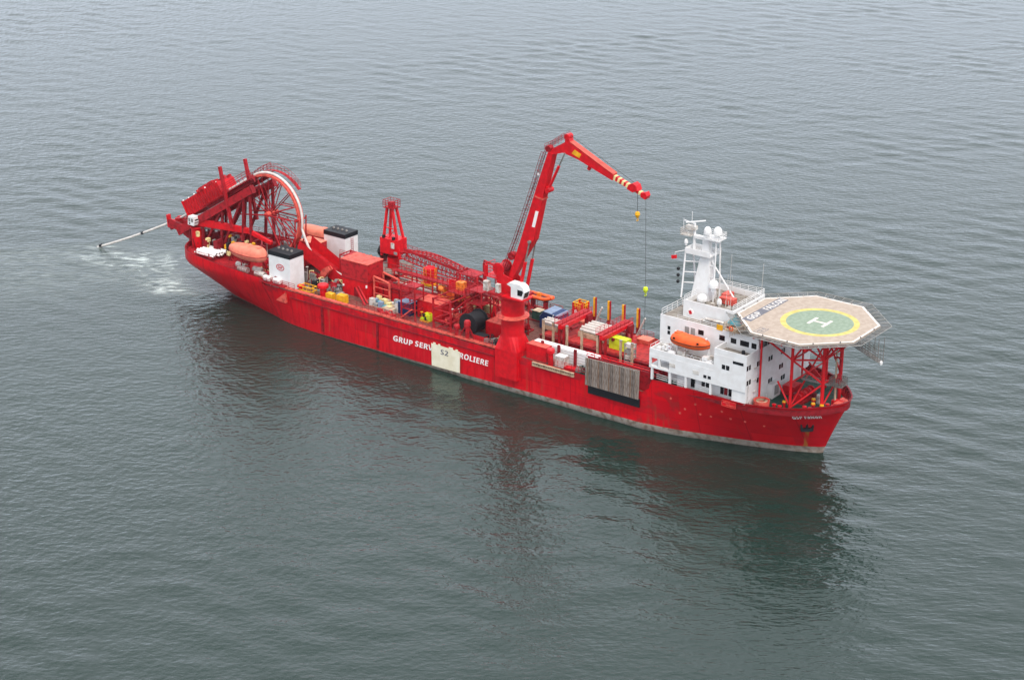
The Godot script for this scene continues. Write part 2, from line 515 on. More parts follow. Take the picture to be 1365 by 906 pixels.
func sea_patch(c0: Vector3, nu: int, nv: int, du: float, dv: float, lift: float, fade: bool) -> ArrayMesh:
	var vs := PackedVector3Array()
	var ns := PackedVector3Array()
	var us := PackedVector2Array()
	var ix := PackedInt32Array()
	vs.resize((nu + 1) * (nv + 1)); ns.resize(vs.size()); us.resize(vs.size())
	var pn := FastNoiseLite.new()   # gusts: rougher and calmer patches of water
	pn.seed = 2
	pn.frequency = 0.011
	pn.fractal_octaves = 3
	var q := 0
	for j in nv + 1:
		for i in nu + 1:
			var p := c0 + CREST * (i * du) + RUN * (j * dv)
			var e := 1.0
			if fade: e = clampf(minf(minf(i, nu - i) * du, minf(j, nv - j) * dv) / 40.0, 0, 1)
			e *= clampf(0.95 + 1.3 * pn.get_noise_2d(p.dot(CREST) * 0.5, p.dot(RUN)), 0.5, 1.5)
			var y := 0.0
			var gx := 0.0
			var gz := 0.0
			for w in waves:
				var t: float = w[0] * p.x + w[1] * p.z + w[2]
				y += w[3] * sin(t)
				var c: float = w[3] * cos(t)
				gx += c * w[0]; gz += c * w[1]
			vs[q] = Vector3(p.x, y * e + lift, p.z)
			ns[q] = Vector3(-gx * e, 1, -gz * e).normalized()
			# the ripples drift a little from place to place
			var u := p.dot(CREST) + 9.0 * sin(p.dot(RUN) * 0.017 + 1.0) + 9.0 * sin(p.dot(CREST) * 0.027 + p.dot(RUN) * 0.008)
			var v := p.dot(RUN) + 6.0 * sin(p.dot(CREST) * 0.019) + 4.5 * sin(p.dot(RUN) * 0.033 + p.dot(CREST) * 0.012 + 2.0)
			us[q] = Vector2((u + 0.2 * v) / 66.0, (v - 0.16 * u) / 35.0)
			q += 1
	for j in nv:
		for i in nu:
			var a := j * (nu + 1) + i
			ix.append_array(PackedInt32Array([a, a + 1, a + nu + 2, a, a + nu + 2, a + nu + 1]))
	var arr := []
	arr.resize(Mesh.ARRAY_MAX)
	arr[Mesh.ARRAY_VERTEX] = vs
	arr[Mesh.ARRAY_NORMAL] = ns
	arr[Mesh.ARRAY_TEX_UV] = us
	arr[Mesh.ARRAY_INDEX] = ix
	var m := ArrayMesh.new()
	m.add_surface_from_arrays(Mesh.PRIMITIVE_TRIANGLES, arr)
	return m

func water_material() -> StandardMaterial3D:
	var m := StandardMaterial3D.new()
	m.albedo_color = Color(0.085, 0.16, 0.138)
	m.roughness = 0.06
	m.metallic_specular = 0.42
	var n := FastNoiseLite.new()
	n.seed = 5
	n.noise_type = FastNoiseLite.TYPE_SIMPLEX_SMOOTH
	n.frequency = 0.022
	n.fractal_octaves = 4
	n.fractal_gain = 0.55
	n.fractal_lacunarity = 1.9
	n.domain_warp_enabled = true
	n.domain_warp_amplitude = 14.0
	n.domain_warp_frequency = 0.012
	var t := NoiseTexture2D.new()
	t.width = 1024
	t.height = 1024
	t.seamless = true
	t.noise = n
	t.as_normal_map = true
	t.bump_strength = 5.0
	m.normal_enabled = true
	m.normal_texture = t
	m.normal_scale = 0.6
	return m

func build_sea():
	make_waves()
	M.water = water_material()
	var mid := Vector3(-30, 0, -50)
	var c0 := mid - CREST * 300.0 - RUN * 390.0
	var o := put(self, "sea", sea_patch(c0, 500, 560, 1.2, 1.2, 0.0, true), M.water)
	o.set_meta("kind", "structure")
	o.set_meta("label", "calm grey green sea with small ripples round the ship")
	# the sea beyond, to the horizon
	var b := SurfaceTool.new()
	b.begin(Mesh.PRIMITIVE_TRIANGLES)
	b.set_normal(Vector3.UP)
	var far := 9000.0
	var u1 := 600.0
	var v1 := 672.0
	for r in [[-far, u1 + far, -far, 0.0], [-far, u1 + far, v1, v1 + far], [-far, 0.0, 0.0, v1], [u1, u1 + far, 0.0, v1]]:
		var p := []
		for q in [[0, 2], [1, 2], [1, 3], [0, 3]]: p.append(c0 + CREST * r[q[0]] + RUN * r[q[1]])
		for k in [0, 1, 2, 0, 2, 3]:
			b.set_uv(Vector2((p[k].dot(CREST) + 0.2 * p[k].dot(RUN)) / 66.0, (p[k].dot(RUN) - 0.16 * p[k].dot(CREST)) / 35.0))
			b.add_vertex(p[k])
	var f := put(self, "open_sea", b.commit(), M.water)
	f.set_meta("kind", "structure")
	f.set_meta("label", "open sea stretching away to the horizon")
	# foam churned up by the propellers
	var fm := StandardMaterial3D.new()
	fm.albedo_color = Color(0.80, 0.84, 0.83)
	fm.roughness = 0.8
	fm.transparency = BaseMaterial3D.TRANSPARENCY_ALPHA
	fm.albedo_texture = foam_texture()
	var cc := Vector3(-140.25, 0, 5.2)
	var nu := 150
	var nv := 110
	var mesh := sea_patch(cc, nu, nv, 0.7, 0.7, 0.05, false)
	var arr := mesh.surface_get_arrays(0)
	var us: PackedVector2Array = arr[Mesh.ARRAY_TEX_UV]
	var q := 0
	for j in nv + 1:
		for i in nu + 1:
			us[q] = Vector2(float(i) / nu, float(j) / nv)
			q += 1
	arr[Mesh.ARRAY_TEX_UV] = us
	var m2 := ArrayMesh.new()
	m2.add_surface_from_arrays(Mesh.PRIMITIVE_TRIANGLES, arr)
	var fo := put(self, "wake_foam", m2, fm)
	tag(fo, "thin white foam churned up on the water behind the stern", "foam")
	fo.set_meta("kind", "stuff")

func foam_texture() -> ImageTexture:
	# patches of froth: [along crest, along run, half sizes, strength] in metres of the foam sheet (105 x 77 m)
	var w := 1050
	var h := 770
	var img := Image.create(w, h, false, Image.FORMAT_RGBA8)
	var n := FastNoiseLite.new()
	n.seed = 8; n.frequency = 0.019; n.fractal_octaves = 5
	n.domain_warp_enabled = true; n.domain_warp_amplitude = 40.0; n.domain_warp_frequency = 0.01
	n.fractal_type = FastNoiseLite.FRACTAL_RIDGED
	var n2 := FastNoiseLite.new()
	n2.seed = 15; n2.frequency = 0.05; n2.fractal_octaves = 4
	for j in h:
		for i in w:
			var p := Vector2(i / 10.0, j / 10.0)
			var s := 0.0
			for k in FOAM:
				var d := Vector2((p.x - k[0]) / k[2], (p.y - k[1]) / k[3]).length()
				s += k[4] * clampf(1.0 - d, 0, 1)
			var a := 0.0
			if s > 0.01:
				var r := n.get_noise_2d(i * 0.55, j) * 0.5 + 0.5
				var g := n2.get_noise_2d(i * 0.5, j) * 0.5 + 0.5
				a = clampf((r - (1.0 - 0.5 * s)) / 0.4, 0, 1) * clampf((g - 0.2) * 1.6, 0, 1) * clampf(0.2 + s * 0.8, 0, 0.7) + 0.24 * clampf(s * 1.5, 0, 1) * clampf(g * 1.8 - 0.45, 0, 1)
			img.set_pixel(i, j, Color(1, 1, 1, a))
	img.generate_mipmaps()
	return ImageTexture.create_from_image(img)
const FOAM := [[64.7, 45.6, 5.5, 4.5, 1.1], [61.5, 43, 6, 6, 0.8], [51.5, 44, 5.5, 3.4, 1.15], [54, 48.4, 9, 3.6, 1.0], [57, 43, 13, 9, 0.55], [50, 30, 18, 9, 0.55], [42, 29, 14, 7, 0.55], [34, 20.5, 6, 2.2, 0.85], [38, 25, 16, 9, 0.4], [60, 34, 16, 10, 0.5], [27, 40, 27, 20, 0.36], [68, 49, 6, 3, 0.7], [20, 26, 16, 9, 0.36], [46, 39, 14, 7, 0.4]]

# ------------------------------------------------------------------ the ship
var ship: Node3D
const DECK := 6.7
func build_ship():
	ship = thing("pipelay_ship", "long red pipe laying ship with white bridge and helideck over the bow", "ship")
	var hull := put(ship, "hull", hull_strip(func(r): return boot_y(r[0]), func(r): return r[4], 12), M.hull)
	var boot := put(hull, "boot_top", hull_strip(func(r): return -2.5, func(r): return boot_y(r[0]), 4), M.boot)
	boot.set_meta("label", "grey weathered waterline band with rust")
	# bulwark: the inner face and capping of the upstand at bow and stern
	for w in [[48.5, 74.3, 8.5], [-71.0, -43.2, 7.2]]:
		var b := MB.new()
		var pts := []
		for r in ST:
			if r[2] >= w[0] and r[2] <= w[1]: pts.append(r)
		for side in [1.0, -1.0]:
			for i in pts.size() - 1:
				var p := []
				for r in [pts[i], pts[i + 1]]:
					var t := at_st(r, r[4])
					var c := Vector3(0, t.y, 0)
					c.x = 58.0 if w[0] > 0 else -58.0
					var n := (t - Vector3(c.x, t.y, 0))
					var inn := t - (Vector3(n.x, 0, n.z).normalized() * 0.3 if absf(t.x) > 58 else Vector3(0, 0, 0.3))
					inn.z = maxf(inn.z, 0.0)
					for v in [t, inn, Vector3(inn.x, w[2] - 0.05, inn.z)]: p.append(v * Vector3(1, 1, side) + Vector3(0, 0.004, 0))
				b.quad(p[0], p[3], p[4], p[1], Vector3.UP)
				b.quad(p[1], p[4], p[5], p[2], Vector3((p[1].x * -1), 0, -p[1].z))
		part(hull, "bulwark", b, M.darkred)
	var q := MB.new()
	# ribs inside the bow bulwark
	for side in [1.0, -1.0]:
		for r in ST:
			if r[2] > 60 and r[3] > 0.8:
				var t := at_st(r, r[4])
				var n := Vector3(t.x - 58.0, 0, t.z).normalized()
				var p := t - n * 0.5
				q.beam(Vector3(p.x, 8.5, p.z * side), Vector3(p.x, t.y - 0.1, p.z * side), 0.3, 0.1)
	part(hull, "bulwark_ribs", q, M.darkred)
	# rubbing strake and the vertical fender bars of the parallel middle body
	q = MB.new()
	for side in [1.0, -1.0]:
		q.box(Vector3(-12, 5.8, side * 10.56), Vector3(48, 0.16, 0.2))
	part(hull, "rubbing_strake", q, M.darkred)
	for x in [-28.0, -14.5]:
		q = MB.new()
		q.box(Vector3(x, 3.3, 10.58), Vector3(0.45, 4.8, 0.22))
		part(hull, "fender_bar", q, M.darkred)
	for x in [-38.2]:
		q = MB.new()
		q.prism([Vector2(x - 1.3, 4.6), Vector2(x + 1.2, 4.5), Vector2(x + 1.2, 6.6)], 10.2, 10.75)
		part(hull, "bracket", q, M.faded)
	# decks
	q = MB.new()
	deck_sheet(q, -43.2, 44.5, DECK, 0.05)
	part(ship, "main_deck", q, M.deck)
	q = MB.new()
	deck_sheet(q, -70.4, -43.2, 7.2, 0.1)
	q.quad(Vector3(-43.2, 7.2, 10.3), Vector3(-43.2, 7.2, -10.3), Vector3(-43.2, DECK, -10.3), Vector3(-43.2, DECK, 10.3), Vector3.RIGHT)
	part(ship, "poop_deck", q, M.dullred)
	q = MB.new()
	deck_sheet(q, 44.5, 73.6, 8.5, 0.25)
	q.quad(Vector3(44.5, 8.5, 10.2), Vector3(44.5, 8.5, -10.2), Vector3(44.5, DECK, -10.2), Vector3(44.5, DECK, 10.2), Vector3.LEFT)
	part(ship, "foredeck", q, M.green)
	# deck edge: a pipe rail and its walkway, over a dark drain gap
	for side in [1.0, -1.0]:
		q = MB.new()
		q.box(Vector3(-14.5, 7.32, side * 10.15), Vector3(54.0, 0.28, 0.7))
		for k in 28: q.box(Vector3(-41 + 1.97 * k, 7.05, side * 10.1), Vector3(0.2, 0.3, 0.3))
		part(ship, "deck_edge_walkway", q, M.faded)
		for e in [[-21, 11.5, 7.46], [-41, -35, 7.46], [18.2, 31, 7.0]]:
			q = MB.new()
			q.rail([Vector3(e[0], e[2], side * 10.3), Vector3(e[1], e[2], side * 10.3)], 1.1, 1.4, 0.045)
			part(ship, "railing", q, M.deckred)
	q = MB.new()
	for y in [6.26, 6.84]: q.box(Vector3(24.6, y, 10.68), Vector3(8.6, 0.12, 0.34))
	for k in 25: q.box(Vector3(20.4 + k * 0.35, 6.55, 10.68), Vector3(0.12, 0.46, 0.3))
	var gr := part(ship, "grating_step", q, M.tan)
	gr.set_meta("label", "pale rusty grating step along the starboard deck edge")
	# rails round the poop and the forecastle side
	q = MB.new()
	for side in [1.0, -1.0]:
		var pr := []
		for r in ST:
			if r[2] > -67 and r[2] < -44: pr.append(at_st(r, r[4]) * Vector3(1, 1, side) + Vector3(0, 0, -0.2 * side))
		q.rail(pr, 0.9, 1.5, 0.035, 2)
	part(ship, "railing", q, M.deckred)
	# hull lettering
	var face := Basis(Vector3.RIGHT, Vector3(0.16, 1, 0), Vector3.BACK)
	letters(hull, "lettering", "GRUP", Vector3(-8.55, 3.75, 10.535), 4.5, 1.05, face, M.letter)
	letters(hull, "lettering", "SERVICII", Vector3(-2.1, 3.9, 10.535), 7.2, 1.05, face, M.letter)
	letters(hull, "lettering", "PETROLIERE", Vector3(6.2, 4.1, 10.535), 9.0, 1.05, face, M.letter)
	var za := hull_z(68.0, 8.0)
	var zb := hull_z(71.2, 8.0)
	var dir := Vector3(3.2, 0, zb - za).normalized()
	var up := (Vector3(68, 8.6, hull_z(68, 8.6)) - Vector3(68, 7.4, hull_z(68, 7.4))).normalized()
	var nb := Basis(dir, up, dir.cross(up).normalized())
	var nm := Vector3(69.6, 8.0, hull_z(69.6, 8.0)) + nb.z * 0.12
	letters(hull, "lettering", "GSP Falcon", nm, 4.6, 0.85, nb, M.letter)
	# a small framed sign on the forecastle bulwark
	q = MB.new()
	q.box(Vector3(58.6, 9.0, 10.5), Vector3(2.6, 0.95, 0.1))
	var sg := part(hull, "sign", q, M.red)
	q = MB.new()
	for e in [[0, 0.45, 2.6, 0.06], [0, -0.45, 2.6, 0.06], [-1.28, 0, 0.06, 0.9], [1.28, 0, 0.06, 0.9], [-0.4, 0.2, 1.2, 0.12], [0.3, -0.15, 1.6, 0.16]]:
		q.box(Vector3(58.6 + e[0], 9.0 + e[1], 10.56), Vector3(e[2], e[3], 0.04))
	part(hull, "sign_marking", q, M.faded)
	# portholes and discharge openings on the bow
	for p in [[47.6, 7.0], [52.0, 7.0], [50.0, 5.6], [52.6, 5.2], [54.4, 5.2], [56.6, 6.8], [57.8, 5.6], [60.2, 5.6], [49.0, 4.6], [63.0, 5.2]]:
		q = MB.new()
		var z := hull_z(p[0], p[1])
		var n2 := Vector3(0.25, -0.1, 1).normalized()
		q.tube(Vector3(p[0], p[1], z) - n2 * 0.1, Vector3(p[0], p[1], z) + n2 * 0.05, 0.2, 0.2, 10)
		part(hull, "porthole", q, M.faded)
	# anchor in its pocket
	var az := hull_z(69.0, 5.3)
	var ac := Vector3(69.0, 5.6, az + 0.15)
	var ad := dir
	var an := nb.z
	q = MB.new()
	q.beam(ac + an * 0.15 + Vector3(0, -0.2, 0), ac + an * 0.3 + Vector3(0, 1.1, 0), 0.35, 0.3)
	q.beam(ac - ad * 0.85 + an * 0.2 + Vector3(0, -0.3, 0), ac + ad * 0.85 + an * 0.2 + Vector3(0, -0.3, 0), 0.5, 0.5)
	for s in [-1.0, 1.0]:
		q.hexa([ac + ad * s * 0.55 + an * 0.1 + Vector3(0, -0.5, 0), ac + ad * s * 1.0 + an * 0.1 + Vector3(0, -0.4, 0), ac + ad * s * 1.0 + an * 0.4 + Vector3(0, -0.4, 0), ac + ad * s * 0.55 + an * 0.4 + Vector3(0, -0.5, 0),
			ac + ad * s * 0.95 + an * 0.2 + Vector3(0, 1.2, 0), ac + ad * s * 1.1 + an * 0.2 + Vector3(0, 1.2, 0), ac + ad * s * 1.1 + an * 0.4 + Vector3(0, 1.2, 0), ac + ad * s * 0.95 + an * 0.4 + Vector3(0, 1.2, 0)])
	var anc := part(hull, "anchor", q, M.dark)
	anc.set_meta("label", "dark rusty anchor stowed in the bow")
	build_house()
	build_funnels()
	build_mast()
	build_helideck()

func build_house():
	var q := MB.new()
	q.span(Vector3(48.0, 8.45, -9.0), Vector3(61.38, 11.6, 9.0))
	q.span(Vector3(44.6, 8.45, -6.4), Vector3(48.0, 11.6, 6.4))
	q.span(Vector3(58.9, 9.55, 9.0), Vector3(61.38, 11.6, 10.3))
	q.span(Vector3(58.9, 9.55, -9.0), Vector3(61.38, 11.6, -10.3))
	q.span(Vector3(47.3, 11.6, -10.42), Vector3(61.4, 14.0, 10.42))
	q.span(Vector3(43.5, 11.6, -8.0), Vector3(47.3, 14.0, 8.0))
	for z in [1.0, -1.0]:   # open bays at the aft corners: sill, lintel and posts
		q.span(Vector3(43.5, 11.6, 8.0 * z), Vector3(47.3, 11.95, 10.42 * z))
		q.span(Vector3(43.5, 13.35, 8.0 * z), Vector3(47.3, 14.0, 10.42 * z))
		for x in [43.5, 45.2]: q.span(Vector3(x, 11.95, 10.1 * z), Vector3(x + 0.35, 13.35, 10.42 * z))
	for z in [1.0, -1.0]:
		q.span(Vector3(55.5, 14.0, 7.0 * z), Vector3(61.4, 16.8, 10.42 * z))
		for x in [44.0, 47.4, 50.4, 55.0]: q.box(Vector3(x, 10.6, 10.2 * z), Vector3(0.35, 2.1, 0.35))
	q.span(Vector3(43.2, 14.0, -7.0), Vector3(61.4, 19.3, 7.0))
	q.span(Vector3(46.2, 19.3, -5.0), Vector3(55.4, 21.2, 5.0))
	# lower front box with the store door
	q.span(Vector3(61.38, 8.5, 1.0), Vector3(62.4, 10.9, 3.6))
	var h := part(ship, "accommodation_block", q, M.white)
	h.set_meta("label", "white accommodation block with bridge at the bow")
	# parapets
	q = MB.new()
	for z in [1.0, -1.0]:
		q.span(Vector3(43.5, 14.0, 10.25 * z), Vector3(55.5, 14.9, 10.4 * z))
		q.span(Vector3(55.5, 16.8, 10.25 * z), Vector3(61.4, 17.8, 10.4 * z))
		q.span(Vector3(61.25, 16.8, 7.0 * z), Vector3(61.4, 17.8, 10.25 * z))
		q.span(Vector3(55.5, 16.8, 7.0 * z), Vector3(55.65, 17.8, 10.25 * z))
		q.span(Vector3(46.2, 21.2, 4.85 * z), Vector3(55.4, 22.2, 5.0 * z))
		q.span(Vector3(43.2, 19.3, 6.85 * z), Vector3(61.2, 19.6, 7.0 * z))
	q.span(Vector3(43.5, 14.0, -10.25), Vector3(43.65, 14.9, 10.25))
	q.span(Vector3(55.25, 21.2, -4.85), Vector3(55.4, 22.2, 4.85))
	q.span(Vector3(46.2, 21.2, -4.85), Vector3(46.35, 22.0, 4.85))
	q.span(Vector3(61.1, 19.3, -6.85), Vector3(61.25, 19.6, 6.85))
	part(h, "parapet", q, M.white)
	# grey decks on top
	q = MB.new()
	for z in [1.0, -1.0]:
		q.span(Vector3(43.66, 14.0, 7.0 * z), Vector3(55.5, 14.02, 10.24 * z))
		q.span(Vector3(55.66, 16.8, 7.0 * z), Vector3(61.24, 16.82, 10.24 * z))
	q.span(Vector3(43.25, 19.3, -6.84), Vector3(46.2, 19.32, 6.84))
	q.span(Vector3(55.4, 19.3, -6.84), Vector3(61.08, 19.32, 6.84))
	for z in [1.0, -1.0]: q.span(Vector3(46.2, 19.3, 5.0 * z), Vector3(55.4, 19.32, 6.84 * z))
	q.span(Vector3(46.36, 21.2, -4.84), Vector3(55.24, 21.22, 4.84))
	part(h, "deck_covering", q, M.greydeck)
	# windows of the side walls, the bridge and the front: [x, y, z, width, height, side]
	for p in [[57.3, 15.0, 10.42, 0.6, 0.75], [58.05, 15.0, 10.42, 0.6, 0.75], [54.0, 12.55, 10.42, 0.55, 0.5], [54.8, 12.55, 10.42, 0.55, 0.5], [52.9, 10.5, 9.0, 0.6, 0.8], [53.7, 10.5, 9.0, 0.6, 0.8],
		[59.9, 16.2, 10.42, 1.9, 0.45],
		[50.9, 18.2, 7.0, 1.0, 0.8], [54.8, 18.2, 7.0, 1.0, 0.85], [56.9, 18.2, 7.0, 1.0, 0.85], [58.9, 18.2, 7.0, 1.6, 0.9], [60.6, 18.2, 7.0, 0.9, 0.9], [44.9, 17.6, 7.0, 0.5, 0.6], [44.9, 16.8, 7.0, 0.5, 0.6],
		[48.3, 17.9, 7.0, 0.8, 1.4], [49.4, 17.9, 7.0, 0.8, 1.4]]:
		for s in [1.0, -1.0]:
			q = MB.new()
			q.box(Vector3(p[0], p[1], p[2] * s), Vector3(p[3], p[4], 0.06))
			part(h, "window", q, M.glass if p[0] < 48 or p[0] > 50 or p[2] > 7.1 else M.grey)
	for p in [[15.6, 9.75], [13.1, 9.55], [15.1, 3.0], [12.6, -0.6], [11.2, 2.7], [15.1, -1.0], [12.6, 6.4], [15.4, 6.6], [15.0, -5.0], [10.4, -1.4], [12.6, -5.0]]:
		for s in [-0.36, 0.36]:
			q = MB.new()
			q.box(Vector3(61.4, p[0], p[1] + s), Vector3(0.06, 0.8, 0.5))
			part(h, "window", q, M.glass)
	for k in 11:
		q = MB.new()
		q.box(Vector3(61.4, 18.2, -6.0 + 1.2 * k), Vector3(0.07, 1.0, 1.0))
		part(h, "window", q, M.glass)
	for p in [[46.0, 12.6], [50.4, 12.5]]:
		q = MB.new()
		q.box(Vector3(p[0] + 1.9, p[1] + 0.3, 10.43), Vector3(1.1, 0.6, 0.06))
		part(h, "vent_panel", q, M.offwhite)
	# doors of the side passage
	for p in [[51.2, 0], [57.1, 1], [57.9, 0], [58.6, 1], [56.4, 0]]:
		q = MB.new()
		q.box(Vector3(p[0] - (0.2 if p[0] < 55 else 0.0), 10.45, 9.02), Vector3(0.75 if p[0] < 55 else 0.6, 1.9 if p[0] < 55 else 1.5, 0.1))
		part(h, "door", q, M.darkred if p[1] == 1 else M.glass)
	q = MB.new()
	q.box(Vector3(62.42, 9.8, 2.3), Vector3(0.06, 1.6, 1.3))
	part(h, "door", q, M.grey)
	q = MB.new()
	for p in [[44.8, 47.0], [47.9, 50.0], [52.0, 54.8]]:
		for k in 3: q.tube(Vector3(p[0], 9.9 + 0.35 * k, 10.15), Vector3(p[1], 9.9 + 0.35 * k, 10.15), 0.04, 0.04, 4)
	q.rail([Vector3(43.4, 19.3, 6.9), Vector3(43.4, 19.3, -6.9)], 1.2, 1.5, 0.05)
	q.rail([Vector3(43.4, 19.3, -6.9), Vector3(61, 19.3, -6.9)], 1.2, 2.0, 0.05)
	q.rail([Vector3(46.3, 22.0, 4.9), Vector3(46.3, 22.0, -4.9), Vector3(55.3, 22.2, -4.9), Vector3(55.3, 22.2, 4.9)], 0.9, 1.5, 0.045)
	q.rail([Vector3(46.4, 19.3, 6.9), Vector3(57.0, 19.3, 6.9)], 0.9, 2.0, 0.035)
	q.rail([Vector3(43.6, 14.9, 10.3), Vector3(43.6, 14.9, -10.3)], 0.5, 1.5, 0.05, 1)
	q.rail([Vector3(50.2, 14.0, 9.9), Vector3(55.2, 14.0, 9.9)], 1.1, 1.2, 0.045)
	part(h, "railing", q, M.white)
	# red emblem, yellow board, blue canopy, white rolled fenders along the top house
	q = MB.new()
	q.tube(Vector3(47.6, 20.3, 5.0), Vector3(47.6, 20.3, 5.06), 0.6, 0.6, 16)
	part(h, "emblem", q, M.letter)
	q = MB.new()
	q.box(Vector3(47.6, 20.3, 5.08), Vector3(0.5, 0.6, 0.05), Basis(Vector3.BACK, 0.4))
	part(h, "emblem", q, M.letterred)
	boxpart(h, "yellow_board", Vector3(54.3, 19.85, 7.02), Vector3(1.1, 0.9, 0.08), M.yellow)
	boxpart(h, "red_board", Vector3(55.9, 20.0, 7.02), Vector3(0.7, 0.8, 0.08), M.darkred)
	q = MB.new()
	for s in [0.0, 1.0]: q.tube(Vector3(50.0 + s, 19.75 + 0.5 * s, 5.7 + 0.2 * s), Vector3(53.4 + s, 19.75 + 0.5 * s, 5.7 + 0.2 * s), 0.22, 0.22, 8)
	part(h, "rolled_fender", q, M.offwhite)
	q = MB.new()
	q.hexa([Vector3(55.0, 21.2, 4.0), Vector3(57.6, 21.2, 4.0), Vector3(57.6, 20.4, 6.2), Vector3(55.0, 20.4, 6.2), Vector3(55.2, 21.4, 4.0), Vector3(57.4, 21.4, 4.0), Vector3(57.4, 20.6, 6.2), Vector3(55.2, 20.6, 6.2)])
	part(h, "blue_canopy", q, M.teal)
	# gear on the wheelhouse top
	q = MB.new()
	q.box(Vector3(51.8, 21.9, 0.5), Vector3(2.6, 1.0, 1.2))
	q.box(Vector3(50.0, 21.6, -2.4), Vector3(1.2, 0.8, 2.0))
	part(h, "roof_locker", q, M.faded)
	q = MB.new()
	rng.seed = 5
	for k in 26:
		var p := Vector3(rng.randf_range(47.5, 54.8), 21.2, rng.randf_range(-4.4, 4.4))
		if rng.randf() < 0.5: q.tube(p, p + Vector3.UP * rng.randf_range(0.6, 1.6), 0.05, 0.05, 4)
		else: q.box(p + Vector3.UP * 0.2, Vector3(rng.randf_range(0.2, 0.8), 0.5, rng.randf_range(0.2, 0.7)))
	part(h, "roof_fittings", q, M.offwhite)
	# bridge wing console
	boxpart(h, "wing_console", Vector3(60.0, 17.4, 9.2), Vector3(0.4, 1.2, 0.4), M.dark)
	# pipes on the front wall
	q = MB.new()
	q.tube(Vector3(61.6, 9.2, 9.9), Vector3(61.6, 13.5, 9.9), 0.06, 0.06, 5)
	for y in [11.0, 13.0, 15.0]: q.box(Vector3(61.5, y, 7.7), Vector3(0.3, 0.06, 0.8))
	part(h, "front_pipes", q, M.offwhite)

func build_funnels():
	for p in [[6.1, 9.8], [-5.4, -9.1]]:
		var z0: float = minf(p[0], p[1])
		var z1: float = maxf(p[0], p[1])
		var q := MB.new()
		q.span(Vector3(-41.8, DECK, z0), Vector3(-36.4, 12.9, z1))
		var f := part(ship, "funnel", q, M.white)
		f.set_meta("label", "white funnel with black top and red oval emblem, starboard" if p[0] > 0 else "white funnel with black top, port side")
		q = MB.new()
		q.hexa([Vector3(-41.85, 12.9, z0 - 0.04), Vector3(-36.35, 12.9, z0 - 0.04), Vector3(-36.35, 12.9, z1 + 0.04), Vector3(-41.85, 12.9, z1 + 0.04), Vector3(-41.85, 13.75, z0 - 0.04), Vector3(-36.35, 13.75, z0 - 0.04), Vector3(-36.35, 13.75, z1 + 0.04), Vector3(-41.85, 13.75, z1 + 0.04)])
		part(f, "cap", q, M.black)
		q = MB.new()
		for k in 4: q.tube(Vector3(-40.8 + 1.1 * k, 13.7, (z0 + z1) / 2), Vector3(-40.8 + 1.1 * k - 0.2, 14.05, (z0 + z1) / 2), 0.25, 0.25, 10)
		part(f, "exhaust_pipe", q, M.steel)
		if p[0] > 0:
			q = MB.new()
			for k in 28:
				var t := TAU * k / 28
				var u := TAU * (k + 1) / 28
				q.beam(Vector3(-38.9 + 0.95 * cos(t), 10.9 + 0.55 * sin(t), z1 + 0.03), Vector3(-38.9 + 0.95 * cos(u), 10.9 + 0.55 * sin(u), z1 + 0.03), 0.05, 0.13)
			part(f, "oval_emblem", q, M.letterred)
			letters(f, "emblem_letters", "GSP", Vector3(-38.9, 10.9, z1 + 0.03), 1.2, 0.5, Basis.IDENTITY, M.letterred)
			q = MB.new()
			q.tube(Vector3(-40.2, 8.6, z1), Vector3(-40.2, 8.6, z1 + 0.1), 0.3, 0.3, 10)
			part(f, "fire_hose_box", q, M.darkred)
		else:
			q = MB.new()
			for s in [-0.5, 0.5]:
				q.rail([Vector3(-36.2, 7.0, -5.6 - s)] , 1, 1)
				q.tube(Vector3(-36.25, 7.0, -7.3 + s * 0.6), Vector3(-36.25, 12.8, -7.3 + s * 0.6), 0.04, 0.04, 4)
			for k in 14: q.tube(Vector3(-36.25, 7.3 + 0.4 * k, -7.6), Vector3(-36.25, 7.3 + 0.4 * k, -7.0), 0.03, 0.03, 4)
			part(f, "ladder", q, M.dullred)

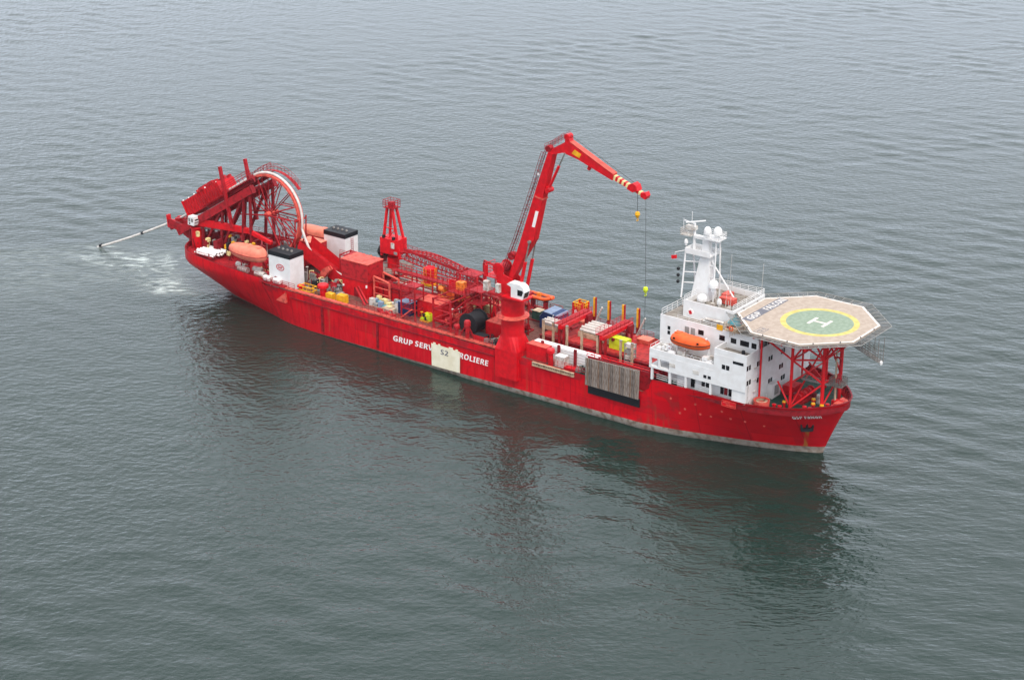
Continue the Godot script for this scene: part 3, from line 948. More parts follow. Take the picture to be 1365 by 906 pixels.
func build_mast():
	var q := MB.new()
	q.hexa([Vector3(45.2, 21.2, -1.3), Vector3(48.6, 21.2, -1.3), Vector3(48.6, 21.2, 1.3), Vector3(45.2, 21.2, 1.3), Vector3(46.5, 29.0, -0.6), Vector3(48.0, 29.0, -0.6), Vector3(48.0, 29.0, 0.6), Vector3(46.5, 29.0, 0.6)])
	var m := part(ship, "mast", q, M.white)
	m.set_meta("label", "white radar mast with platforms and domes on the bridge roof")
	q = MB.new()
	q.span(Vector3(43.9, 28.6, -1.4), Vector3(48.6, 28.8, 1.4))
	q.span(Vector3(43.9, 28.8, 1.3), Vector3(48.6, 29.5, 1.4))
	q.span(Vector3(43.9, 28.8, -1.4), Vector3(48.6, 29.5, -1.3))
	q.span(Vector3(43.9, 28.8, -1.3), Vector3(44.0, 29.5, 1.3))
	part(m, "platform", q, M.white)
	q = MB.new()
	q.span(Vector3(44.9, 31.0, -0.35), Vector3(49.6, 31.5, 0.35))
	q.span(Vector3(47.2, 31.5, -1.2), Vector3(50.0, 31.7, 1.2))
	q.rail([Vector3(47.2, 31.7, 1.2), Vector3(50.0, 31.7, 1.2), Vector3(50.0, 31.7, -1.2), Vector3(47.2, 31.7, -1.2)], 0.9, 0.7, 0.04)
	q.box(Vector3(47.2, 30.0, 0), Vector3(1.2, 2.0, 1.0))
	part(m, "platform", q, M.white)
	q = MB.new()
	q.span(Vector3(42.6, 31.3, -0.6), Vector3(44.6, 31.42, 0.9))
	q.rail([Vector3(42.6, 31.4, 0.9), Vector3(44.6, 31.4, 0.9), Vector3(44.6, 31.4, -0.6), Vector3(42.6, 31.4, -0.6), Vector3(42.6, 31.4, 0.9)], 1.0, 0.6, 0.04)
	q.box(Vector3(44.2, 32.6, 0), Vector3(1.8, 0.6, 0.8))
	part(m, "lamp_platform", q, M.offwhite)
	q = MB.new()
	q.tube(Vector3(44.8, 29.0, 0), Vector3(44.75, 33.4, 0), 0.28, 0.2, 8)
	q.tube(Vector3(43.9, 28.6, 1.2), Vector3(44.0, 21.2, 2.2), 0.16, 0.16, 6)
	q.tube(Vector3(43.9, 28.6, -1.2), Vector3(44.0, 21.2, -2.2), 0.16, 0.16, 6)
	q.tube(Vector3(49.2, 31.3, 0.6), Vector3(49.3, 21.2, 1.0), 0.15, 0.15, 6)
	q.tube(Vector3(49.2, 31.3, -0.6), Vector3(49.3, 21.2, -1.0), 0.15, 0.15, 6)
	q.tube(Vector3(48.2, 27.6, 0), Vector3(52.6, 21.4, -0.8), 0.15, 0.15, 6)
	for y in [27.2, 25.4, 23.6]:
		q.tube(Vector3(43.95, y, 1.5), Vector3(46.4, y + 0.1, 0.4), 0.09, 0.09, 5)
		q.tube(Vector3(49.25, y, 0.8), Vector3(48.0, y - 0.3, 0.4), 0.09, 0.09, 5)
	part(m, "strut", q, M.white)
	q = MB.new()
	q.box(Vector3(44.9, 33.7, 0), Vector3(3.4, 0.14, 0.18), Basis(Vector3.UP, 0.9))
	q.box(Vector3(44.0, 33.5, 0.3), Vector3(2.6, 0.12, 0.16), Basis(Vector3.UP, -0.3))
	q.tube(Vector3(44.2, 31.9, 0), Vector3(44.2, 35.2, 0), 0.05, 0.05, 5)
	q.tube(Vector3(42.9, 31.9, 0.4), Vector3(42.9, 34.0, 0.4), 0.04, 0.04, 5)
	part(m, "radar_scanner", q, M.white)
	for d in [[47.6, 31.7, 0.7, 0.62, 1.5], [49.2, 31.7, 0.2, 0.72, 1.6], [49.4, 23.2, 1.2, 0.8, 1.5], [48.2, 21.2, 2.6, 0.85, 1.3], [51.2, 21.2, 2.2, 0.4, 1.1], [43.6, 29.6, 0.6, 0.32, 0.9]]:
		q = MB.new()
		var c := Vector3(d[0], d[1], d[2])
		var r: float = d[3]
		q.lathe(c, [[0.0, 0.0], [r * 0.55, 0.0], [r * 0.5, d[4] * 0.35], [r, d[4] * 0.42], [r, d[4] * 0.7], [r * 0.92, d[4] * 0.9], [r * 0.72, d[4] * 1.08], [r * 0.4, d[4] * 1.2], [0.0, d[4] * 1.25]], 16)
		part(m, "radome", q, M.white)
	q = MB.new()
	for p in [[50.6, 1.6, 9.5], [51.4, -0.4, 8.0], [53.0, 3.2, 6.0], [54.6, 4.6, 6.5], [54.9, -4.6, 6.0]]: q.tube(Vector3(p[0], 21.4, p[1]), Vector3(p[0] + 0.2, 21.4 + p[2], p[1]), 0.035, 0.025, 5)
	part(m, "whip_antenna", q, M.offwhite)
	q = MB.new()
	q.tube(Vector3(43.9, 29.0, 1.3), Vector3(42.2, 28.4, 1.6), 0.06, 0.06, 5)
	q.tube(Vector3(42.2, 28.4, 1.6), Vector3(42.2, 27.9, 1.6), 0.04, 0.04, 5)
	part(m, "flag_arm", q, M.white)
	q = MB.new()
	q.hexa([Vector3(41.7, 27.2, 1.7), Vector3(42.5, 27.4, 1.5), Vector3(42.5, 27.4, 1.6), Vector3(41.7, 27.2, 1.8), Vector3(41.6, 27.8, 1.75), Vector3(42.5, 28.0, 1.5), Vector3(42.5, 28.0, 1.6), Vector3(41.6, 27.8, 1.85)])
	part(m, "flag", q, M.helired)
	for y in [25.9, 24.8, 23.7]:
		q = MB.new()
		q.ball(Vector3(43.1, y, 1.9), Vector3(0.3, 0.3, 0.3), 10, 6)
		part(m, "day_shape", q, M.black)

func build_helideck():
	var oct := [Vector2(55.7, 4.25), Vector2(55.7, -4.25), Vector2(61.8, -10.4), Vector2(70.3, -10.4), Vector2(76.3, -4.4), Vector2(76.3, 4.4), Vector2(70.3, 10.4), Vector2(61.8, 10.4)]
	var y := 21.8
	var q := MB.new()
	q.flat(oct, y - 0.35, y)
	var h := part(ship, "helideck", q, M.helideck)
	h.set_meta("label", "tan octagonal helideck with green circle and white H over the bow")
	# painted edge line
	q = MB.new()
	for i in 8:
		var a: Vector2 = oct[i]
		var b: Vector2 = oct[(i + 1) % 8]
		var c := Vector2(66.0, 0)
		var ia := c + (a - c) * 0.962
		var ib := c + (b - c) * 0.962
		q.quad(Vector3(a.x, y + 0.006, a.y), Vector3(b.x, y + 0.006, b.y), Vector3(ib.x, y + 0.006, ib.y), Vector3(ia.x, y + 0.006, ia.y), Vector3.UP)
	part(h, "edge_line", q, M.heliwhite)
	var cc := Vector2(68.1, 0)
	q = MB.new()
	var ring := MB.new()
	for i in 64:
		var t := TAU * i / 64
		var u := TAU * (i + 1) / 64
		var d := Vector3(cos(t), 0, sin(t))
		var e := Vector3(cos(u), 0, sin(u))
		var o := Vector3(cc.x, y + 0.006, cc.y)
		q.tri(o, o + d * 5.25, o + e * 5.25, Vector3.UP)
		ring.quad(o + d * 5.25, o + e * 5.25, o + e * 6.15, o + d * 6.15, Vector3.UP)
	part(h, "green_circle", q, M.heligreen)
	part(h, "yellow_ring", ring, M.heliyellow)
	q = MB.new()
	for s in [-1.0, 1.0]: q.box(Vector3(cc.x + s * 1.25, y + 0.012, 0), Vector3(0.52, 0.012, 3.1))
	q.box(Vector3(cc.x, y + 0.012, 0), Vector3(1.98, 0.012, 0.52))
	part(h, "letter_h", q, M.heliwhite)
	q = MB.new()
	q.box(Vector3(58.5, y + 0.006, 0.2), Vector3(1.7, 0.008, 12.6 - 0.6))
	part(h, "name_field", q, M.slate)
	# read from aft: letters run from starboard to port
	var tb := Basis(Vector3(0, 0, -1), Vector3(-1, 0, 0), Vector3(0, 1, 0))
	letters(h, "deck_lettering", "GSP", Vector3(58.5, y + 0.02, 3.7), 3.4, 1.25, tb, M.heliwhite)
	letters(h, "deck_lettering", "FALCON", Vector3(58.5, y + 0.02, -2.7), 5.8, 1.25, tb, M.heliwhite)
	q = MB.new()
	q.box(Vector3(62.6, y + 0.006, 8.6), Vector3(1.5, 0.008, 2.4))
	part(h, "weight_field", q, M.slate)
	q = MB.new()
	q.box(Vector3(62.6, y + 0.012, 8.6), Vector3(1.3, 0.008, 2.2))
	part(h, "weight_field", q, M.helideck)
	letters(h, "deck_lettering", "12 t", Vector3(62.6, y + 0.026, 8.6), 1.8, 0.8, tb, M.slate)
	# lamps round the edge
	for i in 8:
		for k in 2:
			var a: Vector2 = oct[i].lerp(oct[(i + 1) % 8], 0.25 + 0.5 * k)
			q = MB.new()
			q.tube(Vector3(a.x, y, a.y), Vector3(a.x, y + 0.22, a.y), 0.12, 0.1, 6)
			part(h, "edge_lamp", q, M.steel)
	# safety net frames
	for i in 8:
		var a: Vector2 = oct[i]
		var b: Vector2 = oct[(i + 1) % 8]
		var c := Vector2(66.0, 0)
		var oa := a + (a - c).normalized() * 1.75
		var ob := b + (b - c).normalized() * 1.75
		var A := Vector3(a.x, y - 0.25, a.y)
		var B := Vector3(b.x, y - 0.25, b.y)
		var OA := Vector3(oa.x, y + 0.02, oa.y)
		var OB := Vector3(ob.x, y + 0.02, ob.y)
		q = MB.new()
		q.tube(OA, OB, 0.06, 0.06, 5)
		q.tube(A.lerp(OA, 0.06), B.lerp(OB, 0.06), 0.05, 0.05, 5)
		var n := int(round((B - A).length() / 1.5))
		for k in n + 1: q.tube(A.lerp(B, float(k) / n), OA.lerp(OB, float(k) / n), 0.05, 0.05, 5)
		part(h, "net_frame", q, M.grey)
		q = MB.new()
		var nn := int((B - A).length() / 0.22)
		for k in nn: q.tube(A.lerp(B, float(k) / nn), OA.lerp(OB, float(k) / nn), 0.014, 0.014, 3)
		for k in range(1, 8): q.tube(A.lerp(OA, k / 8.0), B.lerp(OB, k / 8.0), 0.014, 0.014, 3)
		part(h, "safety_net", q, M.steel)
	# underside: beams
	q = MB.new()
	for z in [-9.0, -6.0, -3.0, 0.0, 3.0, 6.0, 9.0]:
		var l := 4.0 if absf(z) > 8 else 8.5
		q.beam(Vector3(66 - l, y - 0.6, z), Vector3(66 + l, y - 0.6, z), 0.25, 0.5)
	for x in [58.0, 61.9, 66.8, 70.8, 74.0]:
		var w := 5.5 if x < 59 or x > 73 else 9.6
		q.beam(Vector3(x, y - 1.0, -w), Vector3(x, y - 1.0, w), 0.3, 0.5)
	part(h, "underframe", q, M.red)
	# columns and braces
	var yt := y - 1.2
	for s in [1.0, -1.0]:
		for p in [[61.9, 6.9, 0.17], [66.8, 5.8, 0.24], [70.8, 2.9, 0.3]]:
			q = MB.new()
			q.tube(Vector3(p[0], 8.5, p[1] * s), Vector3(p[0], yt, p[1] * s), p[2] * (0.8 if p[2] > 0.4 else 1.0), p[2], 10)
			part(h, "column", q, M.helired)
	q = MB.new()
	for s in [1.0, -1.0]:
		var a0 := Vector3(66.8, 8.9, 5.8 * s)
		var a1 := Vector3(66.8, 17.0, 5.8 * s)
		var a2 := Vector3(66.8, yt, 5.8 * s)
		var b0 := Vector3(70.8, 9.0, 2.9 * s)
		var b1 := Vector3(70.8, 13.0, 2.9 * s)
		var b2 := Vector3(70.8, 17.0, 2.9 * s)
		var b3 := Vector3(70.8, yt, 2.9 * s)
		for e in [[a0, b1], [a1, b1], [a1, b2], [b2, a2], [b2, b2 + Vector3(-1.6, 3.4, 1.2 * s)], [a1, Vector3(69.4, yt, 6.5 * s)], [b2, Vector3(74.0, yt, 4.5 * s)], [b2, Vector3(73.6, yt, 1.0 * s)], [a1, Vector3(63.5, yt, 8.5 * s)], [a0 + Vector3(0, 0.3, 0), Vector3(64.0, 12.5, 5.0 * s)]]:
			q.tube(e[0], e[1], 0.16, 0.16, 6)
	for p in [[66.8, 5.8, 17.0], [70.8, 2.9, 17.0], [70.8, 2.9, 13.0], [66.8, 5.8, 13.2]]: q.tube(Vector3(p[0], p[2], p[1]), Vector3(p[0], p[2], -p[1]), 0.15, 0.15, 6)
	for e in [[Vector3(66.8, 9, 5.8), Vector3(66.8, 17, -5.8)], [Vector3(66.8, 17, 5.8), Vector3(66.8, 9, -5.8)], [Vector3(70.8, 9, 2.9), Vector3(70.8, 13, -2.9)], [Vector3(70.8, 17, 2.9), Vector3(70.8, yt, -2.9)], [Vector3(70.8, 17, -2.9), Vector3(66.8, yt, 5.8)]]: q.tube(e[0], e[1], 0.14, 0.14, 6)
	part(h, "brace", q, M.helired)
	# access stairs and landing on the aft starboard side
	q = MB.new()
	for k in 9:
		q.box(Vector3(57.0 + 0.25 * k, 19.5 + 0.26 * k, 6.6 + 0.2 * k), Vector3(0.3, 0.05, 1.0))
	q.span(Vector3(55.6, 20.0, 4.4), Vector3(58.4, 20.1, 8.0))
	q.rail([Vector3(55.6, 20.1, 4.6), Vector3(55.6, 20.1, 8.0), Vector3(58.4, 20.1, 8.0), Vector3(60.2, 21.4, 9.4)], 1.1, 0.9, 0.04)
	q.rail([Vector3(56.4, 18.8, 7.4), Vector3(59.0, 20.6, 8.8)], 1.0, 0.8, 0.04)
	part(h, "access_stairs", q, M.tan)
	q = MB.new()
	q.lathe(Vector3(57.0, 20.6, 8.1), [[0.25, -0.08], [0.42, 0.0], [0.25, 0.08]], 14, Basis(Vector3.RIGHT, PI / 2))
	part(h, "life_ring", q, M.orange)
	# lattice walkway hanging below the forward port edge
	q = MB.new()
	var w0 := Vector3(70.8, 18.6, -3.6)
	var w1 := Vector3(78.6, 17.6, -0.4)
	var side_ := (w1 - w0).cross(Vector3.UP).normalized() * 0.55
	for s in [-1.0, 1.0]:
		for k in 5: q.tube(w0 + side_ * s + Vector3.UP * 0.42 * k, w1 + side_ * s + Vector3.UP * 0.42 * k, 0.04, 0.04, 4)
		for k in 15:
			var p: Vector3 = w0.lerp(w1, k / 14.0) + side_ * s
			q.tube(p, p + Vector3.UP * 1.7, 0.035, 0.035, 4)
	for k in 22:
		var p := w0.lerp(w1, k / 21.0)
		q.box(p, Vector3(0.28, 0.05, 1.1), Basis(Vector3.UP, -atan2(w1.z - w0.z, w1.x - w0.x)))
	for p in [w0.lerp(w1, 0.3), w0.lerp(w1, 0.75), w1]:
		for s in [-1.0, 1.0]: q.tube(p + side_ * s, Vector3(p.x, y - 0.3, p.z) + side_ * s, 0.06, 0.06, 5)
	part(h, "hanging_walkway", q, M.steel)
	q = MB.new()
	q.lathe(w1 + Vector3(0.3, -0.1, 0.3), [[0.0, -0.25], [0.22, -0.2], [0.25, 0.2], [0.12, 0.4], [0.0, 0.45]], 12)
	part(h, "floodlight", q, M.white)

# ------------------------------------------------------------------ the big knuckle boom crane
func build_main_crane():
	var t := thing("knuckle_boom_crane", "tall red knuckle boom crane with white cab on starboard pedestal", "crane", Vector3(14.8, 7.0, 9.0))
	var q := mb(t)
	var cx := 14.95
	var cz := 9.1
	# sponson on the hull side and flared foot
	q.hexa([Vector3(12.75, 2.6, 10.4), Vector3(17.35, 2.6, 10.4), Vector3(17.35, 2.6, 11.2), Vector3(12.75, 2.6, 11.2), Vector3(12.75, 7.75, 7.0), Vector3(17.35, 7.75, 7.0), Vector3(17.35, 7.75, 11.25), Vector3(12.75, 7.75, 11.25)])
	var n := 24
	for i in n:
		var p := []
		for k in [i, i + 1]:
			var a: float = TAU * k / n - PI / 4
			var d := Vector3(cos(a), 0, sin(a))
			var m := maxf(absf(d.x), absf(d.z))
			p.append(Vector3(15.05 + d.x / m * 2.3, 7.75, 9.12 + d.z / m * 2.12))
			p.append(Vector3(cx + d.x * 2.0, 10.3, cz + d.z * 2.0))
		q.quad(p[0], p[2], p[3], p[1], Vector3(p[0].x - cx, 1.0, p[0].z - cz))
	part(t, "pedestal_base", q, M.cranered)
	q = mb(t)
	q.lathe(Vector3(cx, 0, cz), [[2.0, 10.3], [2.0, 13.5]], 24)
	q.lathe(Vector3(cx, 0, cz), [[2.0, 13.9], [2.0, 16.6], [2.25, 16.9], [2.25, 17.3]], 24)
	var ped := part(t, "pedestal", q, M.cranered)
	q = mb(t)
	q.lathe(Vector3(cx, 0, cz), [[2.0, 13.5], [2.85, 13.5], [2.85, 13.62], [2.0, 13.9]], 24)
	part(ped, "ring_platform", q, M.faded)
	q = mb(t)
	for k in 16:
		var a := TAU * k / 16
		var b := TAU * (k + 1) / 16
		if k > 3 and k < 12: q.rail([Vector3(cx + 2.75 * cos(a), 13.6, cz + 2.75 * sin(a)), Vector3(cx + 2.75 * cos(b), 13.6, cz + 2.75 * sin(b))], 1.0, 1.2, 0.03)
	part(ped, "railing", q, M.dullred)
	# slewing house
	q = mb(t)
	q.box(Vector3(14.6, 17.5, 9.2), Vector3(6.2, 0.4, 4.6))
	part(t, "slew_platform", q, M.dullred)
	q = mb(t)
	for s in [-1.0, 1.0]:
		q.prism([Vector2(12.6, 17.7), Vector2(16.2, 17.7), Vector2(15.6, 20.4), Vector2(13.6, 20.9), Vector2(12.2, 20.4)], 9.0 + s * 1.1 - 0.12, 9.0 + s * 1.1 + 0.12)
	q.box(Vector3(13.0, 18.6, 9.0), Vector3(0.4, 1.6, 2.0))
	part(t, "slew_house", q, M.cranered)
	q = mb(t)
	q.tube(Vector3(12.7, 21.6, 7.9), Vector3(12.7, 21.6, 10.1), 0.85, 0.85, 16)
	var wd := part(t, "winch_drum", q, M.dullred)
	q = mb(t)
	for z in [7.8, 10.2]: q.tube(Vector3(12.7, 21.6, z - 0.08), Vector3(12.7, 21.6, z + 0.08), 1.15, 1.15, 18)
	part(wd, "drum_flange", q, M.cranered)
	q = mb(t)
	q.box(Vector3(11.2, 20.0, 9.0), Vector3(2.6, 0.16, 3.0))
	q.rail([Vector3(10.0, 20.1, 7.6), Vector3(10.0, 20.1, 10.4), Vector3(12.2, 20.1, 10.4)], 2.0, 1.3, 0.05, 4)
	q.box(Vector3(10.2, 21.0, 10.3), Vector3(0.6, 1.9, 0.3))
	for s in [-1.0, 1.0]: q.tube(Vector3(10.2, 17.6, 9 + 1.3 * s), Vector3(10.2, 20, 9 + 1.3 * s), 0.1, 0.1, 5)
	part(t, "rear_platform", q, M.cranered)
	for p in [[10.6, 18.2, 10.6, 1.0, 1.7, 0.9], [13.3, 18.4, 11.0, 0.8, 1.5, 0.6]]:
		boxpart(t, "electric_cabinet", Vector3(p[0], p[1] + 0.2, p[2]), Vector3(p[3], p[4], p[5]), M.offwhite)
	# cab
	q = mb(t)
	q.prism([Vector2(16.5, 17.9), Vector2(18.9, 17.9), Vector2(19.3, 19.2), Vector2(19.0, 20.0), Vector2(18.3, 20.4), Vector2(16.1, 20.4), Vector2(15.6, 20.0), Vector2(16.5, 19.7)], 10.1, 11.7)
	var cab := part(t, "cab", q, M.white)
	q = mb(t)
	q.prism([Vector2(17.9, 18.5), Vector2(18.75, 18.5), Vector2(19.05, 19.2), Vector2(18.9, 19.5), Vector2(17.9, 19.5)], 11.7, 11.74)
	part(cab, "window", q, M.glass)
	q = mb(t)
	q.hexa([Vector3(18.97, 18.1, 10.3), Vector3(19.3, 19.15, 10.3), Vector3(19.3, 19.15, 11.5), Vector3(18.97, 18.1, 11.5), Vector3(19.01, 18.1, 10.3), Vector3(19.34, 19.15, 10.3), Vector3(19.34, 19.15, 11.5), Vector3(19.01, 18.1, 11.5)])
	part(cab, "window", q, M.glass)
	boxpart(t, "cab_bracket", Vector3(17.0, 17.75, 10.6), Vector3(4.4, 0.24, 3.0), M.cranered)
	# boom
	q = mb(t)
	q.prism([Vector2(14.3, 19.9), Vector2(14.95, 19.6), Vector2(17.45, 24.24), Vector2(19.75, 28.0), Vector2(21.7, 36.5), Vector2(23.44, 43.4), Vector2(22.5, 43.5), Vector2(20.32, 37.52), Vector2(16.97, 27.43)], 8.3, 9.7)
	var boom := part(t, "boom", q, M.cranered)
	q = mb(t)
	q.prism([Vector2(19.35, 30.3), Vector2(19.96, 30.3), Vector2(20.71, 33.16), Vector2(20.1, 33.17)], 9.7, 9.73)
	part(boom, "nameplate", q, M.letter)
	q = mb(t)
	q.tube(Vector3(20.6, 39.5, 9.7), Vector3(20.6, 39.5, 9.78), 0.22, 0.22, 10)
	part(boom, "lamp", q, M.letter)
	q = mb(t)
	q.beam(Vector3(19.9, 35.65, 9.0), Vector3(21.55, 35.35, 9.0), 1.5, 0.28)
	part(boom, "stiffener", q, M.faded)
	q = mb(t)
	q.prism([Vector2(21.6, 36.1), Vector2(22.9, 36.9), Vector2(22.7, 37.6), Vector2(21.9, 37.6)], 8.6, 9.4)
	q.tube(Vector3(22.5, 37.1, 8.5), Vector3(22.5, 37.1, 9.9), 0.45, 0.45, 10)
	part(boom, "cylinder_lug", q, M.cranered)
	q = mb(t)
	var l0 := [Vector3(13.6, 21.6, 10.0), Vector3(16.1, 27.5, 10.0), Vector3(19.6, 37.1, 10.0), Vector3(21.75, 43.4, 10.0)]
	for k in 3:
		var a: Vector3 = l0[k]
		var b: Vector3 = l0[k + 1]
		for s in [Vector3(0, 0, 0), Vector3(0, 0, -0.9), Vector3(-0.35, 0.1, -0.9), Vector3(-0.35, 0.1, 0)]: q.tube(a + s, b + s, 0.045, 0.045, 4)
		var m := int((b - a).length() / 0.8)
		for j in m + 1:
			var p := a.lerp(b, float(j) / m)
			q.tube(p, p + Vector3(0, 0, -0.9), 0.035, 0.035, 4)
			q.tube(p, p + Vector3(-0.35, 0.1, 0), 0.03, 0.03, 4)
			if j % 2 == 0: q.tube(p, p + Vector3(0.75, -0.35, 0), 0.045, 0.045, 4)
	part(boom, "walkway", q, M.darkred)
	# hoses and rope sheaves at the foot of the boom
	q = mb(t)
	q.tube(Vector3(14.9, 24.2, 8.6), Vector3(14.9, 24.2, 9.6), 0.7, 0.7, 14)
	q.tube(Vector3(22.3, 44.0, 8.5), Vector3(22.3, 44.0, 9.5), 0.55, 0.55, 12)
	part(t, "sheave", q, M.dullred)
	q = mb(t)
	q.path([Vector3(12.9, 22.4, 9.0), Vector3(14.5, 24.6, 9.0), Vector3(22.0, 44.4, 9.0), Vector3(26.2, 47.0, 9.0), Vector3(39.6, 40.9, 9.0)], 0.04, 4)
	part(t, "hoist_rope", q, M.rope)
	q = mb(t)
	for s in [-1.0, 1.0]:
		q.tube(Vector3(17.0, 18.2, 9.0 + 1.0 * s), Vector3(18.25, 24.0, 9.0 + 1.0 * s), 0.3, 0.3, 10)
	part(t, "luffing_cylinder", q, M.cranered)
	q = mb(t)
	for s in [-1.0, 1.0]: q.tube(Vector3(18.25, 24.0, 9.0 + 1.0 * s), Vector3(19.0, 27.6, 9.0 + 0.9 * s), 0.14, 0.14, 8)
	q.tube(Vector3(19.0, 27.6, 7.9), Vector3(19.0, 27.6, 10.1), 0.3, 0.3, 8)
	part(t, "piston_rod", q, M.steel)
	# jib
	q = mb(t)
	q.prism([Vector2(22.7, 43.5), Vector2(23.4, 44.3), Vector2(25.75, 45.7), Vector2(25.8, 46.8), Vector2(26.4, 46.8), Vector2(26.75, 45.8), Vector2(35.2, 41.95), Vector2(35.0, 41.0), Vector2(28.26, 43.3), Vector2(25.4, 43.9), Vector2(23.54, 43.3)], 8.45, 9.55)
	var jib := part(t, "jib", q, M.cranered)
	q = mb(t)
	q.prism([Vector2(27.1, 44.1), Vector2(27.7, 44.8), Vector2(29.0, 44.25), Vector2(28.6, 43.55)], 9.55, 9.58)
	part(jib, "yellow_plate", q, M.yellow)
	q = mb(t)
	q.prism([Vector2(26.75, 45.85), Vector2(35.2, 42.0), Vector2(35.2, 42.12), Vector2(26.75, 45.97)], 8.4, 9.6)
	part(jib, "top_flange", q, M.faded)
	q = mb(t)
	q.prism([Vector2(30.2, 42.8), Vector2(30.9, 42.6), Vector2(30.3, 41.7), Vector2(29.9, 41.9)], 8.8, 9.2)
	q.tube(Vector3(26.1, 46.6, 8.4), Vector3(26.1, 46.6, 9.6), 0.5, 0.5, 12)
	part(jib, "bracket", q, M.cranered)
	q = mb(t)
	q.rail([Vector3(21.9, 43.8, 8.2), Vector3(23.5, 44.7, 8.2), Vector3(25.8, 46.3, 8.2)], 1.0, 0.8, 0.035)
	q.rail([Vector3(21.9, 43.8, 9.8), Vector3(23.5, 44.7, 9.8), Vector3(25.8, 46.3, 9.8)], 1.0, 0.8, 0.035)
	part(jib, "railing", q, M.dullred)
	# telescopic tip with hazard stripes
	var s0 := Vector3(35.1, 41.48, 9.0)
	var s1 := Vector3(40.7, 39.6, 9.0)
	for k in 14:
		q = mb(t)
		q.beam(s0.lerp(s1, k / 14.0), s0.lerp(s1, (k + 1) / 14.0), 0.75, 0.75 - 0.02 * k)
		part(jib, "jib_stripe", q, M.cream if k % 2 == 0 else M.cranered)
	q = mb(t)
	q.prism([Vector2(37.9, 40.2), Vector2(39.0, 39.8), Vector2(39.9, 40.2), Vector2(39.6, 41.0), Vector2(39.0, 41.3), Vector2(38.2, 40.9)], 8.3, 9.7)
	q.prism([Vector2(40.4, 39.3), Vector2(41.3, 39.0), Vector2(41.6, 39.6), Vector2(41.3, 40.2), Vector2(40.6, 39.9)], 8.45, 9.55)
	part(jib, "sheave_head", q, M.cranered)
	q = mb(t)
	q.tube(Vector3(23.1, 37.9, 9.9), Vector3(24.9, 41.7, 9.9), 0.25, 0.25, 8)
	part(t, "jib_cylinder", q, M.cranered)
	q = mb(t)
	q.tube(Vector3(24.9, 41.7, 9.9), Vector3(26.0, 44.0, 9.9), 0.13, 0.13, 8)
	part(t, "piston_rod", q, M.steel)
	q = mb(t)
	q.tube(Vector3(39.55, 39.9, 9), Vector3(39.6, 36.6, 9), 0.045, 0.045, 4)
	q.tube(Vector3(41.1, 39.2, 9), Vector3(41.5, 24.0, 9), 0.035, 0.035, 4)
	q.tube(Vector3(41.5, 23.6, 9), Vector3(41.5, 16.0, 9), 0.035, 0.035, 4)
	part(t, "hanging_rope", q, M.rope)
	for p in [[39.6, 36.1, M.yellow], [41.5, 23.9, M.lime]]:
		q = mb(t)
		q.lathe(Vector3(p[0], p[1], 9), [[0.0, -0.6], [0.2, -0.5], [0.42, 0.0], [0.36, 0.4], [0.0, 0.6]], 12)
		q.path([Vector3(p[0], p[1] - 0.5, 9), Vector3(p[0] + 0.2, p[1] - 0.85, 9), Vector3(p[0], p[1] - 1.05, 9), Vector3(p[0] - 0.2, p[1] - 0.9, 9)], 0.07, 5)
		part(t, "hook_block", q, p[2])

